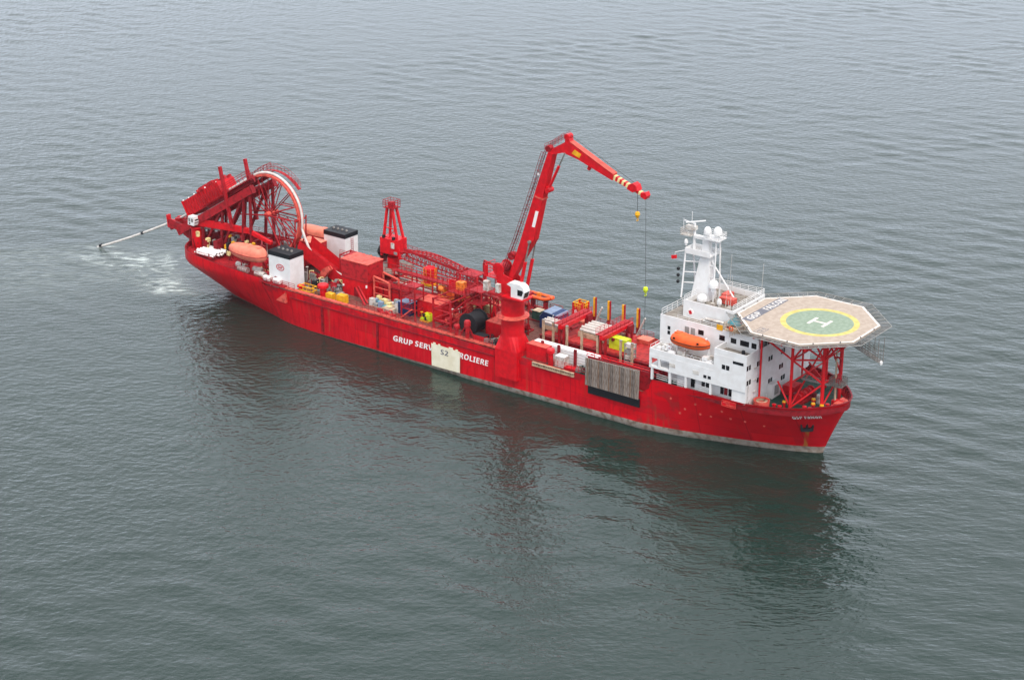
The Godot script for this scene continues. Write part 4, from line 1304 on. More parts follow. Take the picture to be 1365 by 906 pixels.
# ------------------------------------------------------------------ stern: ramp, tensioner, wheel, pipe
func build_stern():
	var ang := atan2(23.7 - 9.55, 23.8)
	var ux := Vector3(cos(ang), sin(ang), 0)      # up the ramp, towards the bow
	var uy := Vector3(-sin(ang), cos(ang), 0)
	var p0 := Vector3(-78.0, 9.55, 0)
	var bs := Basis(ux, uy, Vector3(0, 0, 1))
	var t := thing("pipelay_ramp", "red inclined pipe laying ramp with tensioner box over the stern", "ramp", Vector3(-62, 7.2, 0))
	var on := func(s: float, h: float, z: float) -> Vector3: return p0 + ux * s + uy * h + Vector3(0, 0, z)
	var q := mb(t)
	for z in [-3.1, 3.1]:
		q.beam(on.call(4.0, -2.6, z), on.call(28.6, -2.6, z), 0.9, 1.5)
	var gd := part(t, "girder", q, M.dullred)
	q = mb(t)
	for k in 13: q.beam(on.call(5 + 1.9 * k, -2.4, -3), on.call(5 + 1.9 * k, -2.4, 3), 0.3, 0.4)
	q.box(on.call(28.8, -2.6, 3.1), Vector3(0.3, 1.6, 1.0), bs)
	part(gd, "cross_beam", q, M.darkred)
	# tensioner: ribbed box with machinery on top
	q = mb(t)
	q.box(on.call(13.6, 0.7, 0), Vector3(11.6, 3.2, 4.6), bs)
	var tn := part(t, "tensioner", q, M.red)
	for k in 15:
		for s in [-1.0, 1.0]:
			q = mb(t)
			q.box(on.call(8.3 + 0.74 * k, 0.7, 2.35 * s), Vector3(0.16, 3.2, 0.14), bs)
			part(tn, "rib", q, M.deckred)
	q = mb(t)
	q.box(on.call(7.7, 0.7, 0), Vector3(0.3, 3.4, 5.0), bs)
	part(tn, "end_plate", q, M.red)
	rng.seed = 21
	q = mb(t)
	for k in 26:
		var s := rng.randf_range(11, 19)
		var z := rng.randf_range(-2.4, 2.4)
		var h := rng.randf_range(0.3, 1.1)
		if k % 3 == 0: q.tube(on.call(s, 2.3, z), on.call(s, 2.3 + h, z), 0.3, 0.3, 8)
		else: q.box(on.call(s, 2.3 + h / 2, z), Vector3(rng.randf_range(0.5, 1.6), h, rng.randf_range(0.4, 1.2)), bs)
	part(tn, "hydraulic_motors", q, M.deckred)
	q = mb(t)
	for k in 9: q.ball(on.call(8.0 + 1.25 * k, 2.42, 2.2 - 0.5 * (k % 3)), Vector3.ONE * 0.17, 6, 4)
	part(tn, "white_valve_caps", q, M.letter)
	# roller boxes of the upper ramp
	q = mb(t)
	for s in [-1.0, 1.0]: q.beam(on.call(14.2, -1.2, 2.3 * s), on.call(29.5, -1.2, 2.3 * s), 0.4, 0.6)
	for k in 22:
		var s := 14.6 + 0.66 * k
		var z := rng.randf_range(-2.0, 2.0)
		q.box(on.call(s, -0.8 + rng.randf() * 0.6, z), Vector3(0.4, rng.randf_range(0.4, 1.4), rng.randf_range(0.4, 1.6)), bs)
		q.tube(on.call(s, -0.5, -2.2), on.call(s, -0.5, 2.2), 0.14, 0.14, 6)
	part(t, "roller_track", q, M.darkred)
	q = mb(t)
	for s in [-2.9, 2.9]:
		for k in 3: q.tube(on.call(13, 0.3 + 0.4 * k, s), on.call(30, 0.3 + 0.4 * k, s), 0.05, 0.05, 4)
		for k in 14: q.tube(on.call(13 + 1.3 * k, -0.6, s), on.call(13 + 1.3 * k, 1.1, s), 0.05, 0.05, 4)
		q.beam(on.call(13, -0.7, s), on.call(30, -0.7, s), 0.7, 0.08)
	part(t, "ramp_railing", q, M.dullred)
	# trestle below
	q = mb(t)
	for z in [-3.1, 3.1]:
		for e in [[Vector3(-55.5, 7.2, z), on.call(25.5, -3.2, z)], [Vector3(-53.0, 7.2, z), on.call(27.5, -3.2, z)], [Vector3(-61.5, 7.2, z), on.call(18.5, -3.3, z)], [Vector3(-66.5, 7.2, z), on.call(12, -3.3, z)], [Vector3(-61.5, 7.2, z), on.call(25.0, -3.2, z)], [Vector3(-70.0, 7.2, z), on.call(7.5, -3.2, z)], [Vector3(-66.5, 7.2, z), on.call(18.0, -3.3, z)]]:
			q.beam(e[0], e[1], 0.45, 0.45)
	for x in [-55.0, -61.5, -66.5]: q.beam(Vector3(x, 10.2, -3.1), Vector3(x, 10.2, 3.1), 0.3, 0.3)
	part(t, "trestle", q, M.darkred)
	# the two tall guide poles
	for z in [3.4, -3.4]:
		q = mb(t)
		q.beam(Vector3(-57.7, 13.2, z), Vector3(-60.2, 25.1, z), 0.55, 0.55)
		part(t, "guide_pole", q, M.dullred)
	# stern rollers and the frame round the pipe's way out
	q = mb(t)
	for z in [-1.3, 1.3]:
		q.prism([Vector2(-78.0, 10.6), Vector2(-76.6, 10.7), Vector2(-73.0, 9.9), Vector2(-70.6, 10.2), Vector2(-70.5, 7.6), Vector2(-72.6, 7.8), Vector2(-75.0, 8.9), Vector2(-77.8, 8.9)], z - 0.3, z + 0.3)
	part(t, "stern_frame", q, M.dullred)
	q = mb(t)
	for k in 4: q.tube(Vector3(-77.6 + 1.7 * k, 8.7 + 0.35 * k, -1.2), Vector3(-77.6 + 1.7 * k, 8.7 + 0.35 * k, 1.2), 0.4, 0.4, 10)
	for k in 22: q.box(Vector3(rng.randf_range(-76.5, -70), rng.randf_range(8.6, 11.4), rng.randf_range(-2.2, 2.4)), Vector3(rng.randf_range(0.4, 1.3), rng.randf_range(0.5, 1.4), rng.randf_range(0.4, 1.2)))
	part(t, "stern_roller", q, M.dullred)
	q = mb(t)
	q.box(Vector3(-78.0, 10.2, 1.2), Vector3(0.5, 2.6, 0.8), Basis(Vector3.BACK, 0.1))
	part(t, "guide_horn", q, M.red)
	# clutter inside the trestle
	q = mb(t)
	for k in 60:
		var p := Vector3(rng.randf_range(-69, -51), 7.2, rng.randf_range(-5, 5.5))
		var hh := rng.randf_range(0.6, 3.2)
		if k % 2 == 0: q.box(p + Vector3.UP * hh / 2, Vector3(rng.randf_range(0.4, 1.6), hh, rng.randf_range(0.4, 1.4)))
		else: q.tube(p, p + Vector3(rng.randf_range(-1, 1), hh, rng.randf_range(-1, 1)), 0.12, 0.12, 6)
	part(t, "winch_machinery", q, M.darkred)
	for c in [[M.dark, 14], [M.yellow, 9], [M.cream, 8], [M.steel, 12]]:
		q = mb(t)
		for k in c[1]:
			var p := Vector3(rng.randf_range(-66, -50), rng.randf_range(7.4, 11.5), rng.randf_range(1.5, 6.0))
			q.box(p, Vector3(rng.randf_range(0.3, 1.0), rng.randf_range(0.3, 1.2), rng.randf_range(0.3, 0.9)))
		part(t, "valve_block", q, c[0])

	# ------------ the big wheel the pipe bends over
	var w := thing("aligner_wheel", "big red spoked wheel carrying white pipe over its rim", "wheel", Vector3(-50.2, 7.2, 0))
	var hub := Vector3(-50.2, 16.8, 0)
	var R := 7.8
	q = mb(w)
	var a0 := deg_to_rad(-72)
	var a1 := deg_to_rad(160)
	var n := 48
	for i in n:
		var t0 := lerpf(a0, a1, float(i) / n)
		var t1 := lerpf(a0, a1, float(i + 1) / n)
		var d0 := Vector3(cos(t0), sin(t0), 0)
		var d1 := Vector3(cos(t1), sin(t1), 0)
		for z in [-0.55, 0.55]:
			var zz := Vector3(0, 0, z)
			var e := Vector3(0, 0, 0.12)
			q.hexa([hub + d0 * (R - 0.42) + zz - e, hub + d1 * (R - 0.42) + zz - e, hub + d1 * R + zz - e, hub + d0 * R + zz - e, hub + d0 * (R - 0.42) + zz + e, hub + d1 * (R - 0.42) + zz + e, hub + d1 * R + zz + e, hub + d0 * R + zz + e])
		q.hexa([hub + d0 * (R - 0.25) + Vector3(0, 0, -0.43), hub + d1 * (R - 0.25) + Vector3(0, 0, -0.43), hub + d1 * (R - 0.05) + Vector3(0, 0, -0.43), hub + d0 * (R - 0.05) + Vector3(0, 0, -0.43), hub + d0 * (R - 0.25) + Vector3(0, 0, 0.43), hub + d1 * (R - 0.25) + Vector3(0, 0, 0.43), hub + d1 * (R - 0.05) + Vector3(0, 0, 0.43), hub + d0 * (R - 0.05) + Vector3(0, 0, 0.43)])
	part(w, "rim", q, M.faded)
	q = mb(w)
	q.tube(hub + Vector3(0, 0, -1.5), hub + Vector3(0, 0, 1.5), 0.55, 0.55, 12)
	part(w, "hub", q, M.faded)
	for k in 11:
		var th := a0 + (a1 - a0) * k / 10.0
		q = mb(w)
		for z in [-1.0, 1.0]: q.tube(hub + Vector3(0, 0, z * 0.5), hub + Vector3(cos(th), sin(th), 0) * (R - 0.5) + Vector3(0, 0, z * 0.5), 0.1, 0.1, 6)
		if k < 10 and k % 2 == 0:
			var th2 := a0 + (a1 - a0) * (k + 1) / 10.0
			for z in [-1.0, 1.0]: q.tube(hub + Vector3(cos(th), sin(th), 0) * (R - 0.8) + Vector3(0, 0, z * 0.5), hub + Vector3(cos(th2), sin(th2), 0) * (R * 0.45) + Vector3(0, 0, z * 0.5), 0.1, 0.1, 5)
		part(w, "spoke", q, M.dullred if k % 2 == 0 else M.darkred)
	q = mb(w)
	for z in [-1.5, 1.5]:
		for e in [[Vector3(-44.5, 7.2, z), hub + Vector3(0, 0, z)], [Vector3(-57.5, 15.6, z), hub + Vector3(0, 0, z)], [Vector3(-43.8, 16.9, z), hub + Vector3(0, 0, z)], [Vector3(-43.2, 7.2, z), Vector3(-42.6, 17.5, z)], [Vector3(-46.0, 7.2, z), Vector3(-42.7, 14.0, z)]]:
			q.tube(e[0], e[1], 0.14, 0.14, 7)
	for p in [Vector3(-44.5, 7.6, 0), Vector3(-56.5, 7.6, 0), Vector3(-42.6, 17.0, 0)]: q.tube(p + Vector3(0, 0, -1.5), p + Vector3(0, 0, 1.5), 0.18, 0.18, 6)
	part(w, "wheel_stand", q, M.dullred)
	# access walkway following the rim on the port side
	q = mb(w)
	var ar := []
	for k in 15:
		var th := lerpf(deg_to_rad(42), deg_to_rad(138), k / 14.0)
		ar.append(hub + Vector3(cos(th), sin(th), 0) * (R + 0.3) + Vector3(0, 0, -1.7))
	for k in 14:
		q.beam(ar[k], ar[k + 1], 0.8, 0.08)
		q.rail([ar[k] + Vector3(0, 0, -0.4), ar[k + 1] + Vector3(0, 0, -0.4)], 1.2, 0.9, 0.035, 2)
		q.rail([ar[k] + Vector3(0, 0, 0.4), ar[k + 1] + Vector3(0, 0, 0.4)], 1.1, 1.2, 0.03, 1)
	part(w, "rim_walkway", q, M.dullred)

	# ------------ the pipe itself
	var pp := thing("white_pipeline", "long white pipe bending over the wheel and down into the sea", "pipe", Vector3(-30, 7.3, 0))
	var pts := [Vector3(-29.5, 8.0, 0.6), Vector3(-32.4, 8.25, 0.4), Vector3(-36.0, 8.7, 0.1), Vector3(-38.2, 9.4, 0), Vector3(-39.7, 10.4, 0), Vector3(-40.8, 11.8, 0), Vector3(-41.6, 13.4, 0)]
	for k in 26:
		var th := lerpf(deg_to_rad(-12), PI / 2 + ang, k / 25.0)
		pts.append(hub + Vector3(cos(th), sin(th), 0) * (R + 0.22))
	for k in range(1, 6): pts.append(hub.lerp(hub, 0) + Vector3(cos(PI / 2 + ang), sin(PI / 2 + ang), 0) * (R + 0.22) - ux * 5.2 * k)
	var last: Vector3 = pts[pts.size() - 1]
	for k in range(1, 9):
		var f := k / 8.0
		pts.append(last.lerp(Vector3(-103.5, -1.2, 1.1), f) + Vector3(0, -0.9 * sin(PI * f) * 0.4, 0))
	q = mb(pp)
	q.path(pts, 0.24, 10)
	part(pp, "pipe", q, M.heliwhite)
	q = mb(pp)
	for f in [0.42, 0.93]:
		var c := last.lerp(Vector3(-101.6, -0.2, 1.1), f) + Vector3(0, -0.36 * sin(PI * f), 0)
		var d := (Vector3(-101.6, -0.2, 1.1) - last).normalized() * 0.3
		q.tube(c - d, c + d, 0.34, 0.34, 10)
	part(pp, "anode_collar", q, M.dark)

	# ------------ chute that guides the pipe up from the deck, with its roller
	var ch := thing("pipe_chute", "wide red sloping pipe chute between the two white funnels", "chute", Vector3(-36, 7, 0))
	q = mb(ch)
	for z in [-1.9, 1.6]:
		q.hexa([Vector3(-41.4, 12.0, z), Vector3(-30.5, 7.0, z), Vector3(-32.5, 7.0, z), Vector3(-42.2, 10.8, z), Vector3(-41.4, 13.6, z + 0.25), Vector3(-30.0, 8.4, z + 0.25), Vector3(-32.5, 7.0, z + 0.25), Vector3(-42.2, 10.8, z + 0.25)])
	part(ch, "side_plate", q, M.red)
	q = mb(ch)
	q.hexa([Vector3(-41.6, 11.0, -1.7), Vector3(-31.5, 6.9, -1.7), Vector3(-31.5, 6.9, 1.6), Vector3(-41.6, 11.0, 1.6), Vector3(-41.6, 11.2, -1.7), Vector3(-31.5, 7.1, -1.7), Vector3(-31.5, 7.1, 1.6), Vector3(-41.6, 11.2, 1.6)])
	part(ch, "floor_plate", q, M.deckred)
	q = mb(ch)
	for s in [0.0, 0.7]: q.prism([Vector2(-36.2, 7), Vector2(-34.6, 9.6), Vector2(-33.2, 10.4), Vector2(-32.6, 9.8), Vector2(-33.4, 9.0), Vector2(-34.8, 7)], 2.2 + s, 2.4 + s)
	part(ch, "roller_bracket", q, M.faded)

	# ------------ stern service crane
	var c2 := thing("stern_crane", "small red folding crane with white cab at the stern", "crane", Vector3(-68.1, 6.6, 3.0))
	q = MB.new(Vector3(-69.3, 7.2, 3.0))
	q.lathe(Vector3(-69.3, 0, 3.0), [[1.15, 7.2], [1.15, 11.6], [1.35, 11.8], [1.35, 12.2]], 18)
	part(c2, "pedestal", q, M.cranered)
	q = MB.new(Vector3(-69.3, 7.2, 3.0))
	q.prism([Vector2(-70.0, 12.7), Vector2(-68.3, 12.7), Vector2(-68.1, 13.5), Vector2(-68.3, 14.5), Vector2(-69.8, 14.5)], 3.4, 4.7)
	var cb := part(c2, "cab", q, M.white)
	for p in [[-69.45, 13.75, 0.5, 0.7], [-68.7, 13.75, 0.45, 0.7], [-69.45, 13.05, 0.4, 0.4]]:
		boxpart(cb, "window", Vector3(1.2, -0.6, 0) + Vector3(p[0], p[1], 4.71), Vector3(p[2], p[3], 0.05), M.steel)
	boxpart(cb, "window", Vector3(1.2, -0.6, 0) + Vector3(-68.16, 13.6, 4.05), Vector3(0.06, 0.7, 0.9), M.glass)
	q = MB.new(Vector3(-69.3, 7.2, 3.0))
	q.hexa([Vector3(-69.2, 12.3, 2.4), Vector3(-69.2, 13.9, 2.4), Vector3(-69.2, 13.9, 3.4), Vector3(-69.2, 12.3, 3.4), Vector3(-55.0, 13.4, 2.5), Vector3(-55.0, 14.4, 2.5), Vector3(-55.0, 14.4, 3.3), Vector3(-55.0, 13.4, 3.3)])
	part(c2, "boom", q, M.cranered)
	q = MB.new(Vector3(-69.3, 7.2, 3.0))
	q.hexa([Vector3(-55.0, 13.5, 2.55), Vector3(-55.0, 14.3, 2.55), Vector3(-55.0, 14.3, 3.25), Vector3(-55.0, 13.5, 3.25), Vector3(-49.0, 12.3, 2.6), Vector3(-48.8, 12.9, 2.6), Vector3(-48.8, 12.9, 3.2), Vector3(-49.0, 12.3, 3.2)])
	part(c2, "jib", q, M.cranered)
	q = MB.new(Vector3(-69.3, 7.2, 3.0))
	q.tube(Vector3(-50.2, 12.4, 2.9), Vector3(-50.2, 10.0, 2.9), 0.05, 0.05, 4)
	q.ball(Vector3(-50.2, 9.8, 2.9), Vector3(0.2, 0.35, 0.2), 8, 5)
	part(c2, "hook", q, M.offwhite)
	q = MB.new(Vector3(-69.3, 7.2, 3.0))
	q.tube(Vector3(-68.4, 11.9, 3.0), Vector3(-62.5, 12.6, 3.0), 0.2, 0.2, 8)
	part(c2, "luffing_cylinder", q, M.steel)

# ------------------------------------------------------------------ boats
func lifeboat(called: String, label: String, at: Vector3, L: float, B: float, hull_m: Material, top_m: Material, bow_fwd := 1.0) -> Node3D:
	var t := thing(called, label, "lifeboat", at, "enclosed lifeboats")
	var n := 16
	var sec := 12
	for pass_ in 2:   # hull below, canopy above
		var q := MB.new()
		q.st.set_smooth_group(1)
		for i in n:
			for j in sec:
				var p := []
				for e in [[i, j], [i + 1, j], [i + 1, j + 1], [i, j + 1]]:
					var u: float = float(e[0]) / n
					var x: float = (u - 0.5) * L * bow_fwd
					var tp: float = pow(absf(2.0 * u - 1.0), 2.6 if u > 0.5 else 4.5)
					var hw: float = B / 2 * sqrt(maxf(1.0 - tp, 0.0))
					var rise: float = 0.35 * pow(maxf(2.0 * u - 1.0, 0.0), 2.0) + 0.12 * pow(maxf(1.0 - 2.0 * u, 0.0), 2.0)
					var a: float = PI * float(e[1]) / sec
					var v := Vector3.ZERO
					if pass_ == 0: v = Vector3(x, rise - sin(a) * 0.42 * B * (1.0 - 0.5 * tp), cos(a) * hw)
					else:
						var hgt: float = 0.46 * B * pow(maxf(1.0 - tp, 0.0), 0.55) * (1.12 if u < 0.32 and u > 0.08 else 1.0)
						v = Vector3(x, rise + pow(sin(a), 0.7) * hgt, signf(cos(a)) * pow(absf(cos(a)), 0.75) * hw * 0.95)
					p.append(v)
				var o: Vector3 = (p[0] + p[2]) / 2.0 - Vector3((p[0].x + p[2].x) / 2.0 * 0.9, 0.0, 0)
				q.quad(p[0], p[1], p[2], p[3], o)
		part(t, "canopy" if pass_ else "hull", q, top_m if pass_ else hull_m)
	var g := MB.new()
	var prev := Vector3.ZERO
	for side in [1.0, -1.0]:
		for i in n + 1:
			var u := float(i) / n
			var tp := pow(absf(2.0 * u - 1.0), 2.6 if u > 0.5 else 4.5)
			var v := Vector3((u - 0.5) * L * bow_fwd, 0.35 * pow(maxf(2.0 * u - 1.0, 0.0), 2.0) + 0.12 * pow(maxf(1.0 - 2.0 * u, 0.0), 2.0), side * (B / 2 * sqrt(maxf(1.0 - tp, 0.0)) + 0.03))
			if i > 0: g.tube(prev, v, 0.06, 0.06, 5)
			prev = v
	part(t, "fender", g, M.dark if hull_m == M.orange else M.dullred)
	g = MB.new()
	g.box(Vector3(-L * 0.30 * bow_fwd, 0.46 * B, 0), Vector3(1.1, 0.35, 0.9))
	part(t, "steering_hood", g, top_m)
	for x in ([-0.32, 0.28] if hull_m == M.orange else []):
		g = MB.new()
		g.box(Vector3(x * L, 0.23 * B, 0.475 * B), Vector3(0.32, 0.28, 0.12))
		part(t, "window", g, M.glass)
	return t

func davits(label: String, x0: float, x1: float, y: float, z: float, zi: float, m: Material):
	var t := thing("lifeboat_davit", label, "davit", Vector3((x0 + x1) / 2, y, zi), "lifeboat davits")
	for x in [x0, x1]:
		var q := mb(t)
		var s := signf(z)
		q.path([Vector3(x, y, zi), Vector3(x, y + 1.6, zi + 0.8 * s), Vector3(x, y + 3.9, z - 0.7 * s), Vector3(x, y + 4.4, z)], 0.17, 6)
		q.tube(Vector3(x, y, zi + 1.4 * s), Vector3(x, y + 2.3, zi + 1.0 * s), 0.12, 0.12, 6)
		q.tube(Vector3(x, y + 4.4, z), Vector3(x, y + 2.9, z), 0.03, 0.03, 4)
		part(t, "davit_arm", q, m)
		q = mb(t)
		q.box(Vector3(x + 0.8, y + 0.45, zi + 0.9 * s), Vector3(1.4, 0.9, 1.1))
		part(t, "winch_housing", q, m)

# ------------------------------------------------------------------ deck things
func mushroom(called: String, label: String, at: Vector3, h: float, r: float, m: Material) -> Node3D:
	var t := thing(called, label, "vent", at, "mushroom vents on deck")
	var q := MB.new()
	q.lathe(Vector3.ZERO, [[r * 0.62, 0.0], [r * 0.62, h * 0.72]], 14)
	part(t, "trunk", q, m)
	q = MB.new()
	q.lathe(Vector3.ZERO, [[r * 0.6, h * 0.70], [r, h * 0.74], [r, h * 0.93], [r * 0.8, h], [0.0, h]], 14)
	part(t, "cap", q, m)
	return t

func crate(called: String, label: String, category: String, c: Vector3, s: Vector3, m: Material, lid: Material, group := "", turn := 0.0) -> Node3D:
	# a ribbed box standing on its base at c
	var t := thing(called, label, category, c, group)
	t.rotation.y = turn
	var q := MB.new()
	q.box(Vector3(0, s.y / 2, 0), s)
	part(t, "body", q, m)
	q = MB.new()
	q.box(Vector3(0, s.y + 0.03, 0), Vector3(s.x + 0.08, 0.06, s.z + 0.08))
	part(t, "lid", q, lid)
	q = MB.new()
	for a in [-1.0, 1.0]:
		for b in [-1.0, 1.0]: q.box(Vector3(a * s.x / 2, s.y / 2, b * s.z / 2), Vector3(0.12, s.y, 0.12))
	part(t, "corner_posts", q, m)
	q = MB.new()
	var n := int(s.x / 0.7)
	for k in n: q.box(Vector3(-s.x / 2 + s.x * (k + 0.5) / n, s.y / 2, 0), Vector3(0.08, s.y * 0.85, s.z + 0.06))
	part(t, "side_ribs", q, m)
	return t

func skid(called: String, label: String, category: String, c: Vector3, s: Vector3, seed_: int, mats: Array) -> Node3D:
	# machinery on a base frame: tanks, pipes, valves and cabinets
	var t := thing(called, label, category, c)
	var r := RandomNumberGenerator.new()
	r.seed = seed_
	var q := MB.new()
	for z in [-0.5, 0.5]: q.box(Vector3(0, 0.12, z * s.z), Vector3(s.x, 0.24, 0.16))
	for x in [-0.5, 0.0, 0.5]: q.box(Vector3(x * s.x, 0.12, 0), Vector3(0.16, 0.22, s.z))
	part(t, "base_frame", q, mats[0])
	var names := ["tank", "pipework", "cabinet", "valve_gear", "pump"]
	for k in 5:
		q = MB.new()
		for j in 3 + k % 3:
			var p := Vector3(r.randf_range(-0.42, 0.42) * s.x, 0.2, r.randf_range(-0.4, 0.4) * s.z)
			var h := r.randf_range(0.35, 1.0) * s.y
			match k:
				0: q.tube(p + Vector3(-s.x * 0.12, h * 0.5, 0), p + Vector3(s.x * 0.12, h * 0.5, 0), minf(0.32 * h, 0.6), minf(0.32 * h, 0.6), 10)
				1: q.path([p, p + Vector3(0, h, 0), p + Vector3(r.randf_range(-1, 1), h, r.randf_range(-0.6, 0.6)), p + Vector3(r.randf_range(-1, 1), h * 0.4, r.randf_range(-0.6, 0.6))], 0.09, 6)
				2: q.box(p + Vector3(0, h * 0.4, 0), Vector3(r.randf_range(0.4, 1.2), h * 0.8, r.randf_range(0.4, 0.9)))
				3:
					q.tube(p, p + Vector3.UP * h, 0.06, 0.06, 5)
					q.lathe(p + Vector3.UP * h, [[0.05, -0.04], [0.28, 0.0], [0.05, 0.04]], 10)
				4: q.tube(p, p + Vector3.UP * h * 0.7, 0.25, 0.2, 8)
		part(t, names[k], q, mats[k % mats.size()])
	return t

func build_deck_things():
	var q: MB
	var t: Node3D
	# --- boats
	lifeboat("lifeboat", "faded salmon enclosed lifeboat hanging beside the starboard funnel aft", Vector3(-48.2, 11.6, 8.9), 9.4, 3.4, M.salmon, M.salmon, -1.0)
	lifeboat("lifeboat", "faded salmon lifeboat on the port side behind the big wheel", Vector3(-47.2, 11.0, -9.0), 9.0, 3.0, M.salmon, M.salmon, -1.0)
	lifeboat("lifeboat", "bright orange enclosed lifeboat hanging beside the white bridge", Vector3(50.4, 17.1, 9.3), 7.3, 2.5, M.orange, M.orange, 1.0)
	davits("red davit arms holding the salmon lifeboat aft", -51.2, -45.2, 7.2, 8.9, 6.6, M.dullred)
	davits("white davit arms under the bright orange lifeboat", 47.6, 53.3, 14.0, 9.3, 7.5, M.white)
	t = thing("rescue_boat", "open orange inflatable rescue boat on its port cradle beyond the crane", "rescue boat", Vector3(7.2, 9.6, -9.3))
	q = MB.new()
	q.path([Vector3(-2.6, 0.2, 0.85), Vector3(1.4, 0.2, 0.85), Vector3(2.5, 0.45, 0.4), Vector3(2.75, 0.55, 0), Vector3(2.5, 0.45, -0.4), Vector3(1.4, 0.2, -0.85), Vector3(-2.6, 0.2, -0.85)], 0.34, 10)
	part(t, "inflated_collar", q, M.orange)
	q = MB.new()
	q.hexa([Vector3(-2.6, -0.5, -0.4), Vector3(1.6, -0.5, -0.2), Vector3(1.6, -0.5, 0.2), Vector3(-2.6, -0.5, 0.4), Vector3(-2.6, 0.2, -0.75), Vector3(2.4, 0.3, -0.3), Vector3(2.4, 0.3, 0.3), Vector3(-2.6, 0.2, 0.75)])
	part(t, "hull", q, M.dark)
	q = MB.new()
	q.box(Vector3(-0.3, 0.5, 0), Vector3(0.7, 0.8, 0.6))
	q.box(Vector3(-2.6, 0.5, 0), Vector3(0.5, 0.9, 0.45))
	part(t, "console", q, M.orangebox)
	q = MB.new()
	for x in [-1.6, 1.2]: q.box(Vector3(x, -1.6, 0), Vector3(0.25, 2.4, 1.2))
	part(t, "cradle", q, M.dullred)
	# --- white pipe joints stacked on the stern
	rng.seed = 3
	for k in 13:
		t = thing("white_pipe_joint", "white pipe joint on the stern deck, %s from the starboard rail" % ORD[k], "pipe", Vector3(-61.5 + rng.randf_range(-0.5, 0.5), 8.15 + 0.32 * (k % 2), 7.6 - 0.32 * k), "white pipe joints on the stern")
		q = MB.new()
		q.tube(Vector3(-2.6, 0, 0), Vector3(2.6, 0, 0), 0.19, 0.19, 10)
		part(t, "pipe", q, M.letter)
		q = MB.new()
		for x in [-2.62, 2.62]: q.tube(Vector3(x, 0, 0), Vector3(x * 1.02, 0, 0), 0.13, 0.13, 8)
		part(t, "end_cap", q, M.dark)
	t = thing("pipe_cradle", "dark red cradle under the white pipe joints at the stern", "cradle", Vector3(-61.5, 7.2, 5.7))
	for x in [-1.8, 1.8]:
		q = MB.new()
		q.box(Vector3(x, 0.35, 0), Vector3(0.3, 0.7, 4.8))
		q.box(Vector3(x, 0.9, 2.4), Vector3(0.2, 1.4, 0.15))
		part(t, "bearer", q, M.darkred)
	# --- white drums below the salmon lifeboat
	var lab := ["white tank on the poop deck, aftmost below the salmon lifeboat", "white tank on the poop deck, second below the salmon lifeboat", "white tank on the poop deck, third below the salmon lifeboat", "white tank on the poop deck nearest the starboard funnel"]
	for k in 4:
		t = thing("white_tank", lab[k], "tank", Vector3(-51.8 + 1.9 * k + (0.7 if k > 1 else 0.0), 7.9, 8.6 if k % 2 else 7.2), "white tanks on the poop")
		q = MB.new()
		q.tube(Vector3(-1.2, 0, 0), Vector3(1.2, 0, 0), 0.55, 0.55, 14)
		part(t, "shell", q, M.offwhite)
		q = MB.new()
		for x in [-0.7, 0.7]: q.box(Vector3(x, -0.4, 0), Vector3(0.15, 0.6, 0.9))
		part(t, "saddle", q, M.yellow)
	# --- life raft canisters outboard of the starboard funnel
	var shelf := thing("raft_shelf", "red outboard shelf carrying two white raft canisters", "shelf", Vector3(-40.4, 7.6, 10.4))
	q = MB.new()
	q.box(Vector3.ZERO, Vector3(6.2, 0.18, 1.3))
	part(shelf, "shelf_plate", q, M.dullred)
	q = MB.new()
	q.rail([Vector3(-3, 0.1, 0.6), Vector3(3, 0.1, 0.6)], 0.9, 1.0, 0.04)
	part(shelf, "railing", q, M.dullred)
	for k in 2:
		t = thing("life_raft_canister", ["white life raft canister on the red shelf, aft one", "white life raft canister on the red shelf, nearer the funnel"][k], "life raft", Vector3(-41.9 + 2.6 * k, 8.3, 10.35), "life raft canisters")
		q = MB.new()
		q.lathe(Vector3.ZERO, [[0.0, -0.85], [0.45, -0.8], [0.58, -0.6], [0.58, 0.6], [0.45, 0.8], [0.0, 0.85]], 14, Basis(Vector3.BACK, PI / 2))
		part(t, "shell", q, M.letter)
		q = MB.new()
		for x in [-0.4, 0.0, 0.4]: q.lathe(Vector3(x, 0, 0), [[0.585, -0.04], [0.6, 0.0], [0.585, 0.04]], 14, Basis(Vector3.BACK, PI / 2))
		part(t, "strap", q, M.grey)
	# --- aft working deck, starboard side
	mushroom("mushroom_vent", "squat red mushroom vent beside the yellow rails near the funnel", Vector3(-29.7, DECK, 8.2), 2.5, 1.05, M.cranered)
	mushroom("mushroom_vent", "short red mushroom vent right beside the starboard funnel", Vector3(-34.6, DECK, 9.0), 1.5, 0.7, M.cranered)
	mushroom("mushroom_vent", "shorter of two slim red vents by the dark reel", Vector3(3.3, DECK, 9.9), 2.7, 0.55, M.deckred)
	mushroom("mushroom_vent", "taller of two slim red vents by the dark reel", Vector3(5.6, DECK, 9.8), 3.9, 0.6, M.deckred)
	mushroom("mushroom_vent", "red mushroom vent before the white wall forward of the crane", Vector3(23.4, DECK, 9.7), 3.0, 0.7, M.cranered)
	crate("yellow_chest", "bigger yellow chest on the deck edge aft", "chest", Vector3(-24.7, DECK, 8.5), Vector3(1.7, 1.5, 1.2), M.yellow, M.yellow, "yellow chests")
	crate("yellow_chest", "smaller yellow chest beside the red mushroom vent", "chest", Vector3(-27.6, DECK, 8.5), Vector3(1.4, 1.2, 1.0), M.yellow, M.yellow, "yellow chests")
	t = thing("yellow_guard", "yellow pipe guard frame on deck beside the starboard funnel", "guard rail", Vector3(-33.2, DECK, 8.6))
	q = MB.new()
